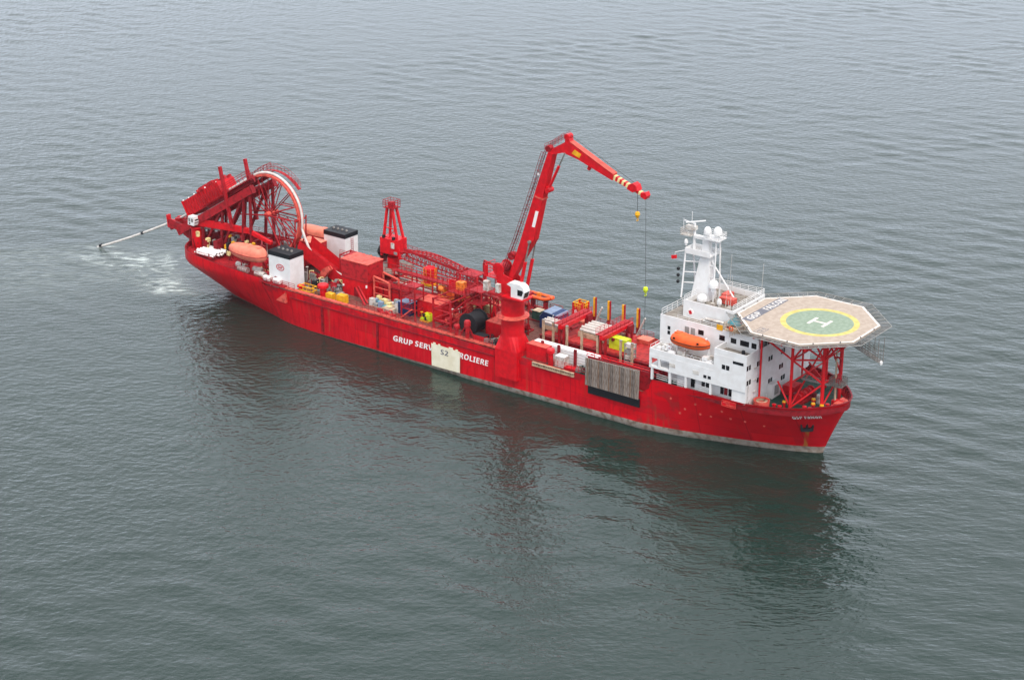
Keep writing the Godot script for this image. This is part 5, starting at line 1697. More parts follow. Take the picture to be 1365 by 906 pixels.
	q.rail([Vector3(-1.4, 0, 0.9), Vector3(1.6, 0, 0.9), Vector3(1.6, 0, -0.7), Vector3(-1.4, 0, -0.7), Vector3(-1.4, 0, 0.9)], 1.5, 1.0, 0.09, 2)
	part(t, "guard_frame", q, M.yellow)
	skid("hydraulic_unit", "grey hydraulic unit between the chute and the yellow guard", "machinery", Vector3(-33.5, DECK, 5.4), Vector3(4.2, 2.2, 2.4), 91, [M.grey, M.steel, M.dark, M.cream])
	skid("hose_station", "tangle of dark hoses beside the red control house", "machinery", Vector3(-27.6, DECK, 6.4), Vector3(3.6, 1.5, 2.0), 92, [M.steel, M.dark, M.grey, M.dullred])
	skid("deck_winch_unit", "cluttered winch gear around the foot of starboard funnel", "machinery", Vector3(-36.0, DECK, 3.4), Vector3(5.0, 2.6, 3.0), 93, [M.darkred, M.cream, M.steel, M.offwhite])
	# --- red control house, two storeys
	t = thing("control_house", "two storey red control house on the aft deck", "deckhouse", Vector3(-25.1, DECK, 2.5))
	q = mb(t)
	q.span(Vector3(-28.2, DECK, 0.4), Vector3(-22.0, 9.95, 4.5))
	part(t, "lower_storey", q, M.cranered)
	q = mb(t)
	q.span(Vector3(-28.3, 10.02, 0.3), Vector3(-21.8, 13.4, 4.6))
	part(t, "upper_storey", q, M.deckred)
	q = mb(t)
	q.span(Vector3(-28.4, 13.4, 0.2), Vector3(-21.7, 13.52, 4.7))
	part(t, "roof", q, M.faded)
	q = mb(t)
	q.span(Vector3(-28.35, 9.9, 0.25), Vector3(-21.75, 10.04, 4.65))
	part(t, "floor_band", q, M.darkred)
	boxpart(t, "door", Vector3(-24.9, 7.6, 4.52), Vector3(0.9, 1.8, 0.06), M.darkred)
	boxpart(t, "lamp", Vector3(-27.9, 8.4, 4.6), Vector3(0.25, 0.35, 0.2), M.letter)
	boxpart(t, "lamp", Vector3(-22.2, 9.2, 4.6), Vector3(0.25, 0.5, 0.2), M.letter)
	q = mb(t)
	for s in [0.0, 0.9]:
		q.beam(Vector3(-24.0 + s * 0.2, 9.0, 4.8 + s), Vector3(-20.6 + s * 0.2, DECK, 6.2 + s), 0.3, 0.3)
	part(t, "loading_arm", q, M.deckred)
	q = mb(t)
	for z in [1.0, 3.6]: q.path([Vector3(-21.2, DECK, z), Vector3(-21.2, 11.2, z), Vector3(-17.5, 10.6, z), Vector3(-17.5, DECK, z)], 0.22, 7)
	for y in [8.0, 9.2, 10.4]: q.tube(Vector3(-21.0, y, 3.6), Vector3(-17.5, y, 3.6), 0.1, 0.1, 5)
	part(t, "pipe_rack_frame", q, M.faded)
	# --- black rubber drum and port deck things aft
	t = thing("black_band", "big black rubber fender drum lying on the port deck", "fender", Vector3(-28.6, 11.2, -8.6))
	q = MB.new()
	var fb := Basis(Vector3.BACK, PI / 2)
	q.lathe(Vector3.ZERO, [[0.0, -1.72], [0.7, -1.7], [1.15, -1.4], [1.25, -0.9], [1.25, 0.9], [1.15, 1.4], [0.7, 1.7], [0.0, 1.7]], 18, fb)
	part(t, "drum", q, M.black)
	q = MB.new()
	for x in [-1.0, -0.35, 0.35, 1.0]: q.lathe(Vector3(x, 0, 0), [[1.24, -0.1], [1.33, 0.0], [1.24, 0.1]], 18, fb)
	part(t, "tyre_ring", q, M.dark)
	q = MB.new()
	for x in [-0.9, 0.9]: q.box(Vector3(x, -2.6, 0), Vector3(0.3, 3.4, 1.6))
	part(t, "cradle", q, M.darkred)
	skid("port_pump_unit", "cream and orange pump unit on deck near the port funnel", "machinery", Vector3(-32.0, DECK + 0.6, -7.6), Vector3(6.0, 2.2, 3.0), 94, [M.cream, M.orangebox, M.offwhite, M.dullred])
	t = thing("hose_reel", "dark red hose reel in front of the port funnel", "hose reel", Vector3(-33.6, DECK, -3.6))
	q = MB.new()
	q.tube(Vector3(0, 1.7, -0.9), Vector3(0, 1.7, 0.9), 1.0, 1.0, 16)
	part(t, "drum", q, M.darkred)
	q = MB.new()
	for z in [-1.0, 1.0]: q.tube(Vector3(0, 1.7, z - 0.07), Vector3(0, 1.7, z + 0.07), 1.35, 1.35, 18)
	part(t, "flange", q, M.dullred)
	q = MB.new()
	for z in [-1.2, 1.2]: q.box(Vector3(0, 0.8, z), Vector3(1.2, 1.7, 0.15))
	part(t, "stand", q, M.darkred)
	t = thing("port_guard_rail", "long red guard rails along the aft port deck", "guard rail", Vector3(-28, DECK, -4.5))
	q = MB.new()
	q.rail([Vector3(-6, 0, 0), Vector3(5, 0, 0)], 4.0, 1.8, 0.07, 4)
	part(t, "rail_frame", q, M.dullred)
	# --- lattice boom crane on its round pedestal, boom laid forward
	t = thing("lattice_boom_crane", "red lattice boom crane with tall A frame on round pedestal", "crane", Vector3(-24.2, DECK, -5.8))
	q = mb(t)
	q.lathe(Vector3(-24.4, 0, -5.6), [[3.3, DECK], [3.3, 9.2], [3.9, 9.5]], 24)
	part(t, "pedestal_drum", q, M.darkred)
	q = mb(t)
	q.lathe(Vector3(-24.4, 0, -5.6), [[3.9, 9.5], [3.9, 9.75], [0.0, 9.76]], 24)
	var pl := part(t, "round_platform", q, M.greydeck)
	q = mb(t)
	for k in 20:
		var a := TAU * k / 20
		var b := TAU * (k + 1) / 20
		q.rail([Vector3(-24.4 + 3.8 * cos(a), 9.75, -5.6 + 3.8 * sin(a)), Vector3(-24.4 + 3.8 * cos(b), 9.75, -5.6 + 3.8 * sin(b))], 1.1, 1.3, 0.035)
	part(pl, "railing", q, M.dullred)
	q = mb(t)
	q.lathe(Vector3(-24.4, 0, -5.6), [[1.15, 9.76], [1.15, 11.9]], 18)
	part(t, "king_post", q, M.cranered)
	q = mb(t)
	q.box(Vector3(-24.3, 14.2, -5.6), Vector3(4.2, 3.0, 2.8))
	var mh := part(t, "machinery_house", q, M.cranered)
	boxpart(mh, "white_guard", Vector3(-23.2, 14.6, -4.07), Vector3(0.8, 1.1, 0.1), M.offwhite)
	boxpart(mh, "louvre", Vector3(-22.6, 13.2, -4.17), Vector3(0.8, 0.5, 0.1), M.grey)
	for x in [-25.6, -23.2]: boxpart(mh, "lamp", Vector3(x, 15.9, -4.4), Vector3(0.5, 0.6, 0.4), M.dark)
	q = mb(t)
	for z in [-6.8, -4.6]:
		q.beam(Vector3(-26.4, 12.0, z), Vector3(-25.2, 21.6, -5.7 + (z + 5.7) * 0.5), 0.4, 0.4)
		q.beam(Vector3(-21.9, 12.0, z), Vector3(-24.0, 21.6, -5.7 + (z + 5.7) * 0.5), 0.4, 0.4)
	for y in [15.7, 17.6]: q.tube(Vector3(-25.8, y, -4.9), Vector3(-23.0, y, -4.9), 0.12, 0.12, 5)
	q.tube(Vector3(-26.2, 14.0, -4.8), Vector3(-23.2, 17.6, -4.9), 0.1, 0.1, 5)
	part(t, "a_frame", q, M.cranered)
	q = mb(t)
	q.box(Vector3(-24.6, 21.5, -5.7), Vector3(2.4, 0.15, 2.2))
	q.rail([Vector3(-25.8, 21.6, -4.6), Vector3(-23.4, 21.6, -4.6), Vector3(-23.4, 21.6, -6.8), Vector3(-25.8, 21.6, -6.8), Vector3(-25.8, 21.6, -4.6)], 1.3, 0.8, 0.05)
	q.box(Vector3(-24.6, 22.0, -5.7), Vector3(0.8, 1.0, 1.0))
	part(t, "top_platform", q, M.dullred)
	q = mb(t)
	var b0 := Vector3(-22.0, 12.9, -5.6)
	var b1 := Vector3(-1.5, 11.2, -4.6)
	var prev := []
	for k in 21:
		var f := k / 20.0
		var c := b0.lerp(b1, f) + Vector3(0, 1.1 * sin(PI * f) * 0.6, 0)
		var hh := 0.55 + 0.75 * sin(PI * clampf(f * 1.15, 0, 1))
		var p := [c + Vector3(0, hh, 0.8), c + Vector3(0, hh, -0.8), c + Vector3(0, -hh, -0.8), c + Vector3(0, -hh, 0.8)]
		if k > 0:
			for j in 4:
				q.tube(prev[j], p[j], 0.13, 0.13, 5)
				q.tube(prev[j], p[(j + 1) % 4], 0.07, 0.07, 4)
		for j in 4: q.tube(p[j], p[(j + 1) % 4], 0.06, 0.06, 4)
		prev = p
	var bm := part(t, "lattice_boom", q, M.deckred)
	q = mb(t)
	q.beam(b0 + Vector3(1, 1.3, 0.9), b1 + Vector3(0, 1.4, 0.9), 0.06, 0.5)
	q.rail([b0 + Vector3(1, 1.4, 0.9), b0.lerp(b1, 0.5) + Vector3(0, 2.0, 0.9), b1 + Vector3(0, 1.4, 0.9)], 1.0, 1.2, 0.04)
	part(bm, "boom_walkway", q, M.dullred)
	# --- boom rest: tall red lattice tower amidships
	t = thing("boom_rest_tower", "tall open red lattice tower amidships next to the dark reel", "tower", Vector3(-0.5, DECK, 5.5))
	q = mb(t)
	var legs := [Vector3(-3.0, DECK, 8.6), Vector3(0.9, DECK, 8.6), Vector3(0.9, DECK, 1.0), Vector3(-3.0, DECK, 1.0)]
	for k in 4:
		var a: Vector3 = legs[k]
		var b: Vector3 = legs[(k + 1) % 4]
		var tp := 15.0 if a.z < 3 else 12.6
		part_leg(t, a, tp)
		for y in [8.6, 10.5, 12.4]:
			q.tube(Vector3(a.x, y, a.z), Vector3(b.x, y, b.z), 0.12, 0.12, 5)
			q.tube(Vector3(a.x, y - 1.9, a.z), Vector3(b.x, y, b.z), 0.09, 0.09, 5)
	part(t, "brace", q, M.deckred)
	q = mb(t)
	q.span(Vector3(-3.2, 12.4, 0.8), Vector3(1.1, 12.5, 4.4))
	q.rail([Vector3(-3.2, 12.5, 4.4), Vector3(1.1, 12.5, 4.4), Vector3(1.1, 12.5, 0.8), Vector3(-3.2, 12.5, 0.8), Vector3(-3.2, 12.5, 4.4)], 1.1, 0.9, 0.05)
	for x in [-2.0, -0.6]: q.rail([Vector3(x, 8.8, 7.0), Vector3(x, 8.8, 2.0)], 1.2, 1.0, 0.05)
	part(t, "platform", q, M.dullred)
	boxpart(t, "wind_board", Vector3(-4.2, 12.6, 1.4), Vector3(2.0, 2.0, 0.12), M.red)
	# --- pallets, blue container, people-sized boxes amidships
	t = thing("supply_pallet", "pallet of mixed cream, pale green and blue goods on deck", "pallet", Vector3(-17.2, DECK, 5.4))
	q = MB.new()
	for z in [-1.2, 0.0, 1.2]: q.box(Vector3(0, 0.1, z), Vector3(5.2, 0.2, 0.3))
	part(t, "pallet_base", q, M.tan)
	rng.seed = 41
	for k in 15:
		q = MB.new()
		var hb := rng.randf_range(0.5, 1.4)
		q.box(Vector3(-2.1 + 1.05 * (k % 5), 0.2 + hb / 2, -0.95 + 0.95 * (k / 5)), Vector3(rng.randf_range(0.7, 1.0), hb, rng.randf_range(0.6, 0.9)), Basis(Vector3.UP, rng.randf_range(-0.15, 0.15)))
		part(t, "packed_box", q, [M.cream, M.offwhite, M.teal, M.tan, M.bluecloth, M.cream, M.grey][k * 5 % 7])
	crate("supply_pallet", "low cream pallet of sacks beside the blue container", "pallet", Vector3(-14.6, DECK, 7.0), Vector3(2.4, 0.8, 1.6), M.offwhite, M.tan)
	crate("blue_container", "small dark blue container on the starboard deck", "container", Vector3(-11.6, DECK, 5.4), Vector3(2.6, 2.3, 2.2), M.blue, M.bluecloth)
	crate("pale_locker", "narrow pale locker standing against the blue container", "locker", Vector3(-13.3, DECK, 5.9), Vector3(0.6, 2.0, 1.4), M.offwhite, M.bluecloth)
	skid("red_deck_gear", "low red gear on deck in front of the pallets", "machinery", Vector3(-14.0, DECK, 8.9), Vector3(4.2, 1.0, 1.2), 95, [M.dullred, M.faded, M.deckred])
	skid("yellow_valve_gear", "small yellow valve gear in front of the red store house", "machinery", Vector3(-6.6, DECK, 6.2), Vector3(2.0, 1.5, 1.4), 96, [M.yellow, M.dark, M.lime])
	# --- centre line trunks
	t = thing("storage_hold", "long red pipe storage trunk along the middle of the ship aft", "storage trunk", Vector3(-11, DECK, -1))
	q = mb(t)
	q.span(Vector3(-21.0, DECK, -5.0), Vector3(-4.0, 9.3, 2.4))
	part(t, "side_wall", q, M.red)
	q = mb(t)
	for k in 9: q.box(Vector3(-20.0 + 1.9 * k, 8.0, 2.45), Vector3(0.18, 2.5, 0.14))
	q.box(Vector3(-12.5, 9.3, 2.5), Vector3(17.0, 0.2, 0.3))
	q.box(Vector3(-12.5, 8.6, 2.44), Vector3(12.0, 0.14, 0.14))
	part(t, "wall_stiffener", q, M.darkred)
	q = mb(t)
	q.span(Vector3(-20.8, 9.3, -4.8), Vector3(-4.2, 9.42, 2.2))
	part(t, "top_grating", q, M.dullred)
	for k in 9:
		t = thing("stored_pipe", "pipe lying on the red trunk amidships, %s from the starboard side" % ORD[k], "pipe", Vector3(-14.0 + rng.randf_range(-1, 1), 9.64, 0.6 - 0.5 * k), "pipes stored on the trunk")
		q = MB.new()
		q.tube(Vector3(-5.5, 0, 0), Vector3(4.0, 0, 0), 0.2, 0.2, 8)
		part(t, "pipe", q, [M.steel, M.offwhite, M.dullred, M.tan][k % 4])
	crate("red_store_house", "plain red store house with pale roof next to the trunk", "deckhouse", Vector3(-6.3, DECK, 4.0), Vector3(5.6, 3.3, 3.2), M.red, M.faded)
	t = thing("orange_buoy_tank", "tall orange tank on a yellow round base on the trunk", "tank", Vector3(-13.0, 9.45, -2.6))
	q = MB.new()
	q.lathe(Vector3.ZERO, [[1.7, 0.0], [1.7, 0.6], [0.0, 0.62]], 18)
	part(t, "base_ring", q, M.yellow)
	q = MB.new()
	q.lathe(Vector3.ZERO, [[1.05, 0.6], [1.05, 3.4], [0.8, 3.6], [0.0, 3.65]], 18)
	part(t, "drum", q, M.cranered)
	q = MB.new()
	for k in 8:
		var a := TAU * k / 8
		q.box(Vector3(cos(a) * 1.1, 2.0, sin(a) * 1.1), Vector3(0.3, 2.8, 0.14), Basis(Vector3.UP, -a))
	part(t, "orange_bar", q, M.orangebox)
	skid("orange_generator", "orange and cream generator set in front of the lattice boom", "machinery", Vector3(-5.5, 9.6, -0.6), Vector3(5.0, 2.6, 3.6), 97, [M.orangebox, M.cream, M.orange])
	crate("orange_box", "small orange box up near the boom end", "box", Vector3(-1.8, 12.5, 2.2), Vector3(1.3, 1.4, 1.2), M.orangebox, M.orangebox)
	# --- big dark reel and gear aft of the crane
	t = thing("dark_cable_reel", "big black cable reel aft of the tall crane", "reel", Vector3(4.2, DECK, 6.2))
	q = MB.new()
	q.tube(Vector3(0, 2.3, -1.4), Vector3(0, 2.3, 1.4), 1.7, 1.7, 20)
	part(t, "wound_cable", q, M.dark)
	for z in [-1.6, 1.6]:
		q = MB.new()
		q.lathe(Vector3(0, 2.3, z), [[0.4, -0.1], [1.95, -0.1], [1.95, 0.1], [0.4, 0.1]], 22, Basis(Vector3.RIGHT, PI / 2))
		part(t, "flange", q, M.dark)
	q = MB.new()
	for x in [-1.6, 1.6]:
		for z in [-1.9, 1.9]: q.beam(Vector3(x, 0, z), Vector3(0, 2.5, z), 0.2, 0.25)
	part(t, "stand", q, M.dullred)
	crate("red_hut", "red hut with faded sloping roof beside the big crane", "deckhouse", Vector3(8.8, DECK, 4.4), Vector3(4.2, 2.9, 3.0), M.cranered, M.faded)
	crate("open_red_bin", "small red bin with lime rope inside by the reel", "bin", Vector3(7.6, DECK, 8.3), Vector3(2.2, 1.3, 1.4), M.cranered, M.dark)
	skid("hose_manifold", "dark hoses and a manifold at the foot of the crane", "machinery", Vector3(10.2, DECK, 8.6), Vector3(3.6, 1.6, 2.2), 98, [M.dark, M.black, M.steel, M.tan])
	skid("mid_winch_unit", "red winches and pipes behind the crane pedestal", "machinery", Vector3(8.0, DECK, 0.5), Vector3(7.0, 3.2, 4.0), 99, [M.dullred, M.darkred, M.faded, M.deckred])
	skid("port_mid_machinery", "red and cream machinery on the port deck amidships", "machinery", Vector3(0.5, DECK, -4.5), Vector3(7.5, 3.4, 5.0), 100, [M.darkred, M.cream, M.dullred, M.faded, M.offwhite])
	skid("port_deck_gear", "mixed red gear under the port portal frame", "machinery", Vector3(-6.0, DECK, -8.0), Vector3(6.5, 2.0, 2.8), 101, [M.dullred, M.blue, M.darkred, M.tan])
	crate("white_container", "long white covered container behind the lattice tower", "container", Vector3(4.6, DECK + 1.2, -0.6), Vector3(5.4, 2.0, 2.4), M.offwhite, M.faded)
	# red A-shaped trestle
	t = thing("a_trestle", "small red A shaped trestle beside the dark reel", "trestle", Vector3(6.2, DECK, 2.4))
	q = MB.new()
	for z in [-0.8, 0.8]:
		q.beam(Vector3(-1.2, 0, z), Vector3(0, 4.6, z * 0.6), 0.3, 0.3)
		q.beam(Vector3(1.2, 0, z), Vector3(0, 4.6, z * 0.6), 0.3, 0.3)
		q.beam(Vector3(-0.6, 2.4, z * 0.8), Vector3(0.6, 2.4, z * 0.8), 0.25, 0.25)
	part(t, "frame", q, M.cranered)
	# port portal frame (davit)
	t = thing("portal_davit", "slim red portal frame standing on the port side", "davit", Vector3(-3.6, DECK, -8.6))
	q = MB.new()
	q.path([Vector3(-1.5, 0, 0), Vector3(-1.6, 7.0, 0), Vector3(-0.4, 7.4, 0), Vector3(1.9, 7.1, 0.0), Vector3(2.3, 0, 0.0)], 0.2, 7)
	q.path([Vector3(-1.6, 7.0, 0), Vector3(-1.4, 7.6, 0), Vector3(-0.4, 7.4, 0)], 0.15, 6)
	part(t, "frame", q, M.dullred)
	q = MB.new()
	for x in [-0.6, 0.9]: q.tube(Vector3(x, 7.2, 0), Vector3(x, 1.4, 0), 0.03, 0.03, 4)
	part(t, "rope", q, M.rope)
	# horizontal truss from the crane to the tower
	t = thing("service_gantry", "red service gantry of open trusses between tower and crane", "gantry", Vector3(7.5, DECK, 3.0))
	q = mb(t)
	for z in [-2.5, 0.2]:
		q.tube(Vector3(2.0, 12.0, z), Vector3(12.8, 13.3, z + 5.0), 0.18, 0.18, 6)
		q.tube(Vector3(2.0, 10.6, z), Vector3(12.8, 11.9, z + 5.0), 0.14, 0.14, 6)
		for k in 7:
			var f := k / 6.0
			var a := Vector3(2.0, 10.6, z).lerp(Vector3(12.8, 11.9, z + 5.0), f)
			q.tube(a, a + Vector3(0.9, 1.4, 0.4), 0.09, 0.09, 5)
	for k in 5:
		var a := Vector3(2.0, 12.0, -2.5).lerp(Vector3(12.8, 13.3, 2.5), k / 4.0)
		q.tube(a, a + Vector3(0, 0, 2.7), 0.1, 0.1, 5)
	part(t, "truss", q, M.dullred)
	q = mb(t)
	for p in [Vector3(2.4, DECK, -2.4), Vector3(2.4, DECK, 0.2), Vector3(11.6, DECK, 2.0), Vector3(11.6, DECK, 4.6)]: q.tube(p, Vector3(p.x, 12.0, p.z), 0.16, 0.16, 6)
	part(t, "post", q, M.dullred)
	q = mb(t)
	q.rail([Vector3(2.0, 12.1, 0.4), Vector3(12.4, 13.3, 5.2)], 1.0, 1.4, 0.04)
	q.path([Vector3(11.8, 12.0, 6.8), Vector3(11.9, DECK, 6.9)], 0.12, 5)
	part(t, "railing", q, M.faded)

func build_clutter():
	skid("port_vent_cluster", "red vents and pipes on the port deck beside the trunk", "machinery", Vector3(-14.0, DECK, -8.2), Vector3(8.0, 2.6, 2.6), 120, [M.dullred, M.darkred, M.faded, M.cream])
	skid("tower_foot_gear", "red valves and hoses inside the lattice tower", "machinery", Vector3(-1.0, DECK, 5.0), Vector3(3.4, 3.6, 5.0), 121, [M.dullred, M.deckred, M.faded, M.offwhite])
	skid("boom_end_gear", "pink and cream pipework below the lattice boom end", "machinery", Vector3(1.8, DECK + 1.6, 1.6), Vector3(4.4, 3.6, 3.4), 122, [M.faded, M.dullred, M.cream, M.deckred])
	skid("crane_side_gear", "hoses and lockers between red hut and crane", "machinery", Vector3(11.4, DECK, 5.4), Vector3(2.4, 3.0, 3.4), 123, [M.offwhite, M.dullred, M.tan, M.steel])
	skid("port_winch_row", "row of dark red winches on the port deck by the crane", "machinery", Vector3(9.0, DECK, -6.6), Vector3(7.0, 2.2, 2.6), 124, [M.darkred, M.dullred, M.steel])
	skid("aft_valve_gear", "small cream and grey fittings between house and chute", "machinery", Vector3(-30.4, DECK, 3.0), Vector3(3.0, 1.8, 3.2), 125, [M.steel, M.cream, M.dullred, M.grey])
	skid("poop_gear", "cream and steel fittings beneath the big wheel", "machinery", Vector3(-46.0, 7.2, 3.6), Vector3(6.0, 2.4, 3.4), 126, [M.cream, M.steel, M.dullred, M.offwhite])
	var t := thing("louvred_box", "grey louvred box in a red frame under the wheel", "box", Vector3(-47.6, 7.2, -1.6))
	var q := MB.new()
	q.box(Vector3(0, 2.2, 0), Vector3(2.6, 3.4, 2.0))
	part(t, "body", q, M.steel)
	for k in 7:
		q = MB.new()
		q.box(Vector3(-1.1 + 0.37 * k, 2.2, 1.03), Vector3(0.14, 3.2, 0.08))
		part(t, "louvre", q, M.grey)
	q = MB.new()
	for a in [-1.0, 1.0]:
		for b in [-1.0, 1.0]: q.box(Vector3(a * 1.9, 2.4, b * 1.3), Vector3(0.25, 4.8, 0.25))
		q.box(Vector3(0, 4.7, a * 1.3), Vector3(3.6, 0.25, 0.2))
	part(t, "frame", q, M.dullred)
	# raised catwalk with trussed sides running towards the crane
	t = thing("raised_catwalk", "raised red trussed catwalk along the trunk towards the crane", "catwalk", Vector3(-8, DECK, -0.5))
	var c0 := Vector3(-20.0, 11.6, -0.8)
	var c1 := Vector3(6.0, 12.6, 1.6)
	q = mb(t)
	q.beam(c0, c1, 1.2, 0.1)
	part(t, "walkway", q, M.dullred)
	for z in [-0.65, 0.65]:
		q = mb(t)
		var n := 20
		for k in n:
			var a := c0.lerp(c1, float(k) / n) + Vector3(0, 0, z)
			var b := c0.lerp(c1, float(k + 1) / n) + Vector3(0, 0, z)
			q.tube(a + Vector3.UP * 1.15, b + Vector3.UP * 1.15, 0.06, 0.06, 5)
			q.tube(a + Vector3.UP * -0.7, b + Vector3.UP * -0.7, 0.07, 0.07, 5)
			q.tube(a + Vector3.UP * -0.7, a + Vector3.UP * 1.15, 0.05, 0.05, 5)
			q.tube(a + Vector3.UP * (-0.7 if k % 2 else 0.0), b + Vector3.UP * (0.0 if k % 2 else -0.7), 0.05, 0.05, 5)
			q.tube(a + Vector3.UP * 0.6, b + Vector3.UP * 0.6, 0.04, 0.04, 4)
		part(t, "side_truss", q, M.deckred)
	for f in [0.02, 0.2, 0.4, 0.62, 0.82, 0.98]:
		for z in [-0.65, 0.65]:
			var p := c0.lerp(c1, f) + Vector3(0, 0, z)
			q = mb(t)
			q.beam(Vector3(p.x, DECK, p.z), p, 0.22, 0.22)
			part(t, "post", q, M.deckred)
	# stair towers and pipe frames that crowd the middle of the ship
	var fr := [[-9.5, 6.6, 3.2, 2.4, 6.4, "open red stair frame beside the red store house"], [2.6, 3.0, 3.6, 2.6, 7.2, "open red pipe frame behind the dark reel"], [-3.4, -2.6, 4.2, 3.0, 7.4, "open red pipe frame under the lattice boom end"], [10.6, 2.2, 3.0, 2.6, 6.6, "open red stair frame right behind the crane pedestal"], [-31.2, -1.6, 3.4, 3.0, 5.4, "open red frame forward of the chute foot"]]
	for e in fr:
		t = thing("stair_tower", e[5], "stair tower", Vector3(e[0], DECK, e[1]), "open steel frames amidships")
		for a in [-0.5, 0.5]:
			for b in [-0.5, 0.5]:
				q = MB.new()
				q.box(Vector3(a * e[2], e[4] / 2, b * e[3]), Vector3(0.2, e[4], 0.2))
				part(t, "post", q, M.deckred)
		for k in 3:
			var y: float = e[4] * (k + 1) / 3.0 - 0.15
			q = MB.new()
			for a in [-0.5, 0.5]:
				q.beam(Vector3(-0.5 * e[2], y, a * e[3]), Vector3(0.5 * e[2], y, a * e[3]), 0.14, 0.18)
				q.beam(Vector3(a * e[2], y, -0.5 * e[3]), Vector3(a * e[2], y, 0.5 * e[3]), 0.14, 0.18)
				q.tube(Vector3(-0.5 * e[2], y - e[4] / 3.0, a * e[3]), Vector3(0.5 * e[2], y, a * e[3]), 0.07, 0.07, 5)
			part(t, "brace", q, M.dullred)
			q = MB.new()
			if k > 0: q.box(Vector3(0.1 * e[2], y + 0.04, 0), Vector3(e[2] * 0.75, 0.06, e[3] * 0.9))
			q.rail([Vector3(-0.5 * e[2], y, 0.5 * e[3]), Vector3(0.5 * e[2], y, 0.5 * e[3])], 1.0, 0.8, 0.035)
			part(t, "grating", q, M.dullred)
		q = MB.new()
		for k in 9: q.box(Vector3(-0.4 * e[2] + 0.09 * k * e[2], 0.25 + 0.24 * k, 0.5 * e[3] + 0.4), Vector3(0.3, 0.06, 0.7))
		part(t, "stair_step", q, M.faded)
	crate("red_aft_house", "salmon topped red deckhouse beyond the big wheel", "deckhouse", Vector3(-43.4, 7.2, -4.0), Vector3(4.6, 4.4, 3.0), M.deckred, M.salmon)
	t = thing("catwalk_rail", "red handrails along the central red trunk", "guard rail", Vector3(-12.5, 9.42, 0))
	q = MB.new()
	q.rail([Vector3(-8.4, 0, 2.2), Vector3(8.2, 0, 2.2)], 1.1, 1.4, 0.04)
	q.rail([Vector3(-8.4, 0, -4.8), Vector3(8.2, 0, -4.8)], 1.1, 1.4, 0.04)
	part(t, "railing", q, M.dullred)

func build_boat_deck():
	skid("davit_winch", "white lifeboat winch gear on the aft boat deck", "winch", Vector3(45.6, 14.02, 8.7), Vector3(2.8, 1.5, 1.8), 130, [M.white, M.offwhite, M.white, M.darkred])
	skid("davit_winch", "white lifeboat winch gear below the orange boat", "winch", Vector3(48.8, 14.02, 8.9), Vector3(2.2, 1.7, 1.6), 131, [M.offwhite, M.white])
	skid("davit_winch", "white lifeboat winch gear beside the bridge wing", "winch", Vector3(54.0, 14.02, 8.8), Vector3(2.2, 1.6, 1.8), 132, [M.white, M.offwhite])
	for k in 2:
		var t := thing("raft_drum", ["white raft drum aft on the boat deck", "white raft drum beside the bridge wing"][k], "life raft", Vector3(47.3 + 7.0 * k, 14.6, 9.6), "raft drums on the boat deck")
		var q := MB.new()
		q.lathe(Vector3.ZERO, [[0.0, -0.65], [0.35, -0.62], [0.48, -0.45], [0.48, 0.45], [0.35, 0.62], [0.0, 0.65]], 14, Basis(Vector3.BACK, PI / 2))
		part(t, "shell", q, M.white)
		q = MB.new()
		q.box(Vector3(0, -0.42, 0), Vector3(0.9, 0.3, 0.7))
		part(t, "cradle", q, M.offwhite)

func part_leg(t: Node3D, a: Vector3, top: float):
	var q := mb(t)
	q.beam(a, Vector3(a.x, top, a.z), 0.28, 0.28)
	part(t, "leg", q, M.deckred)

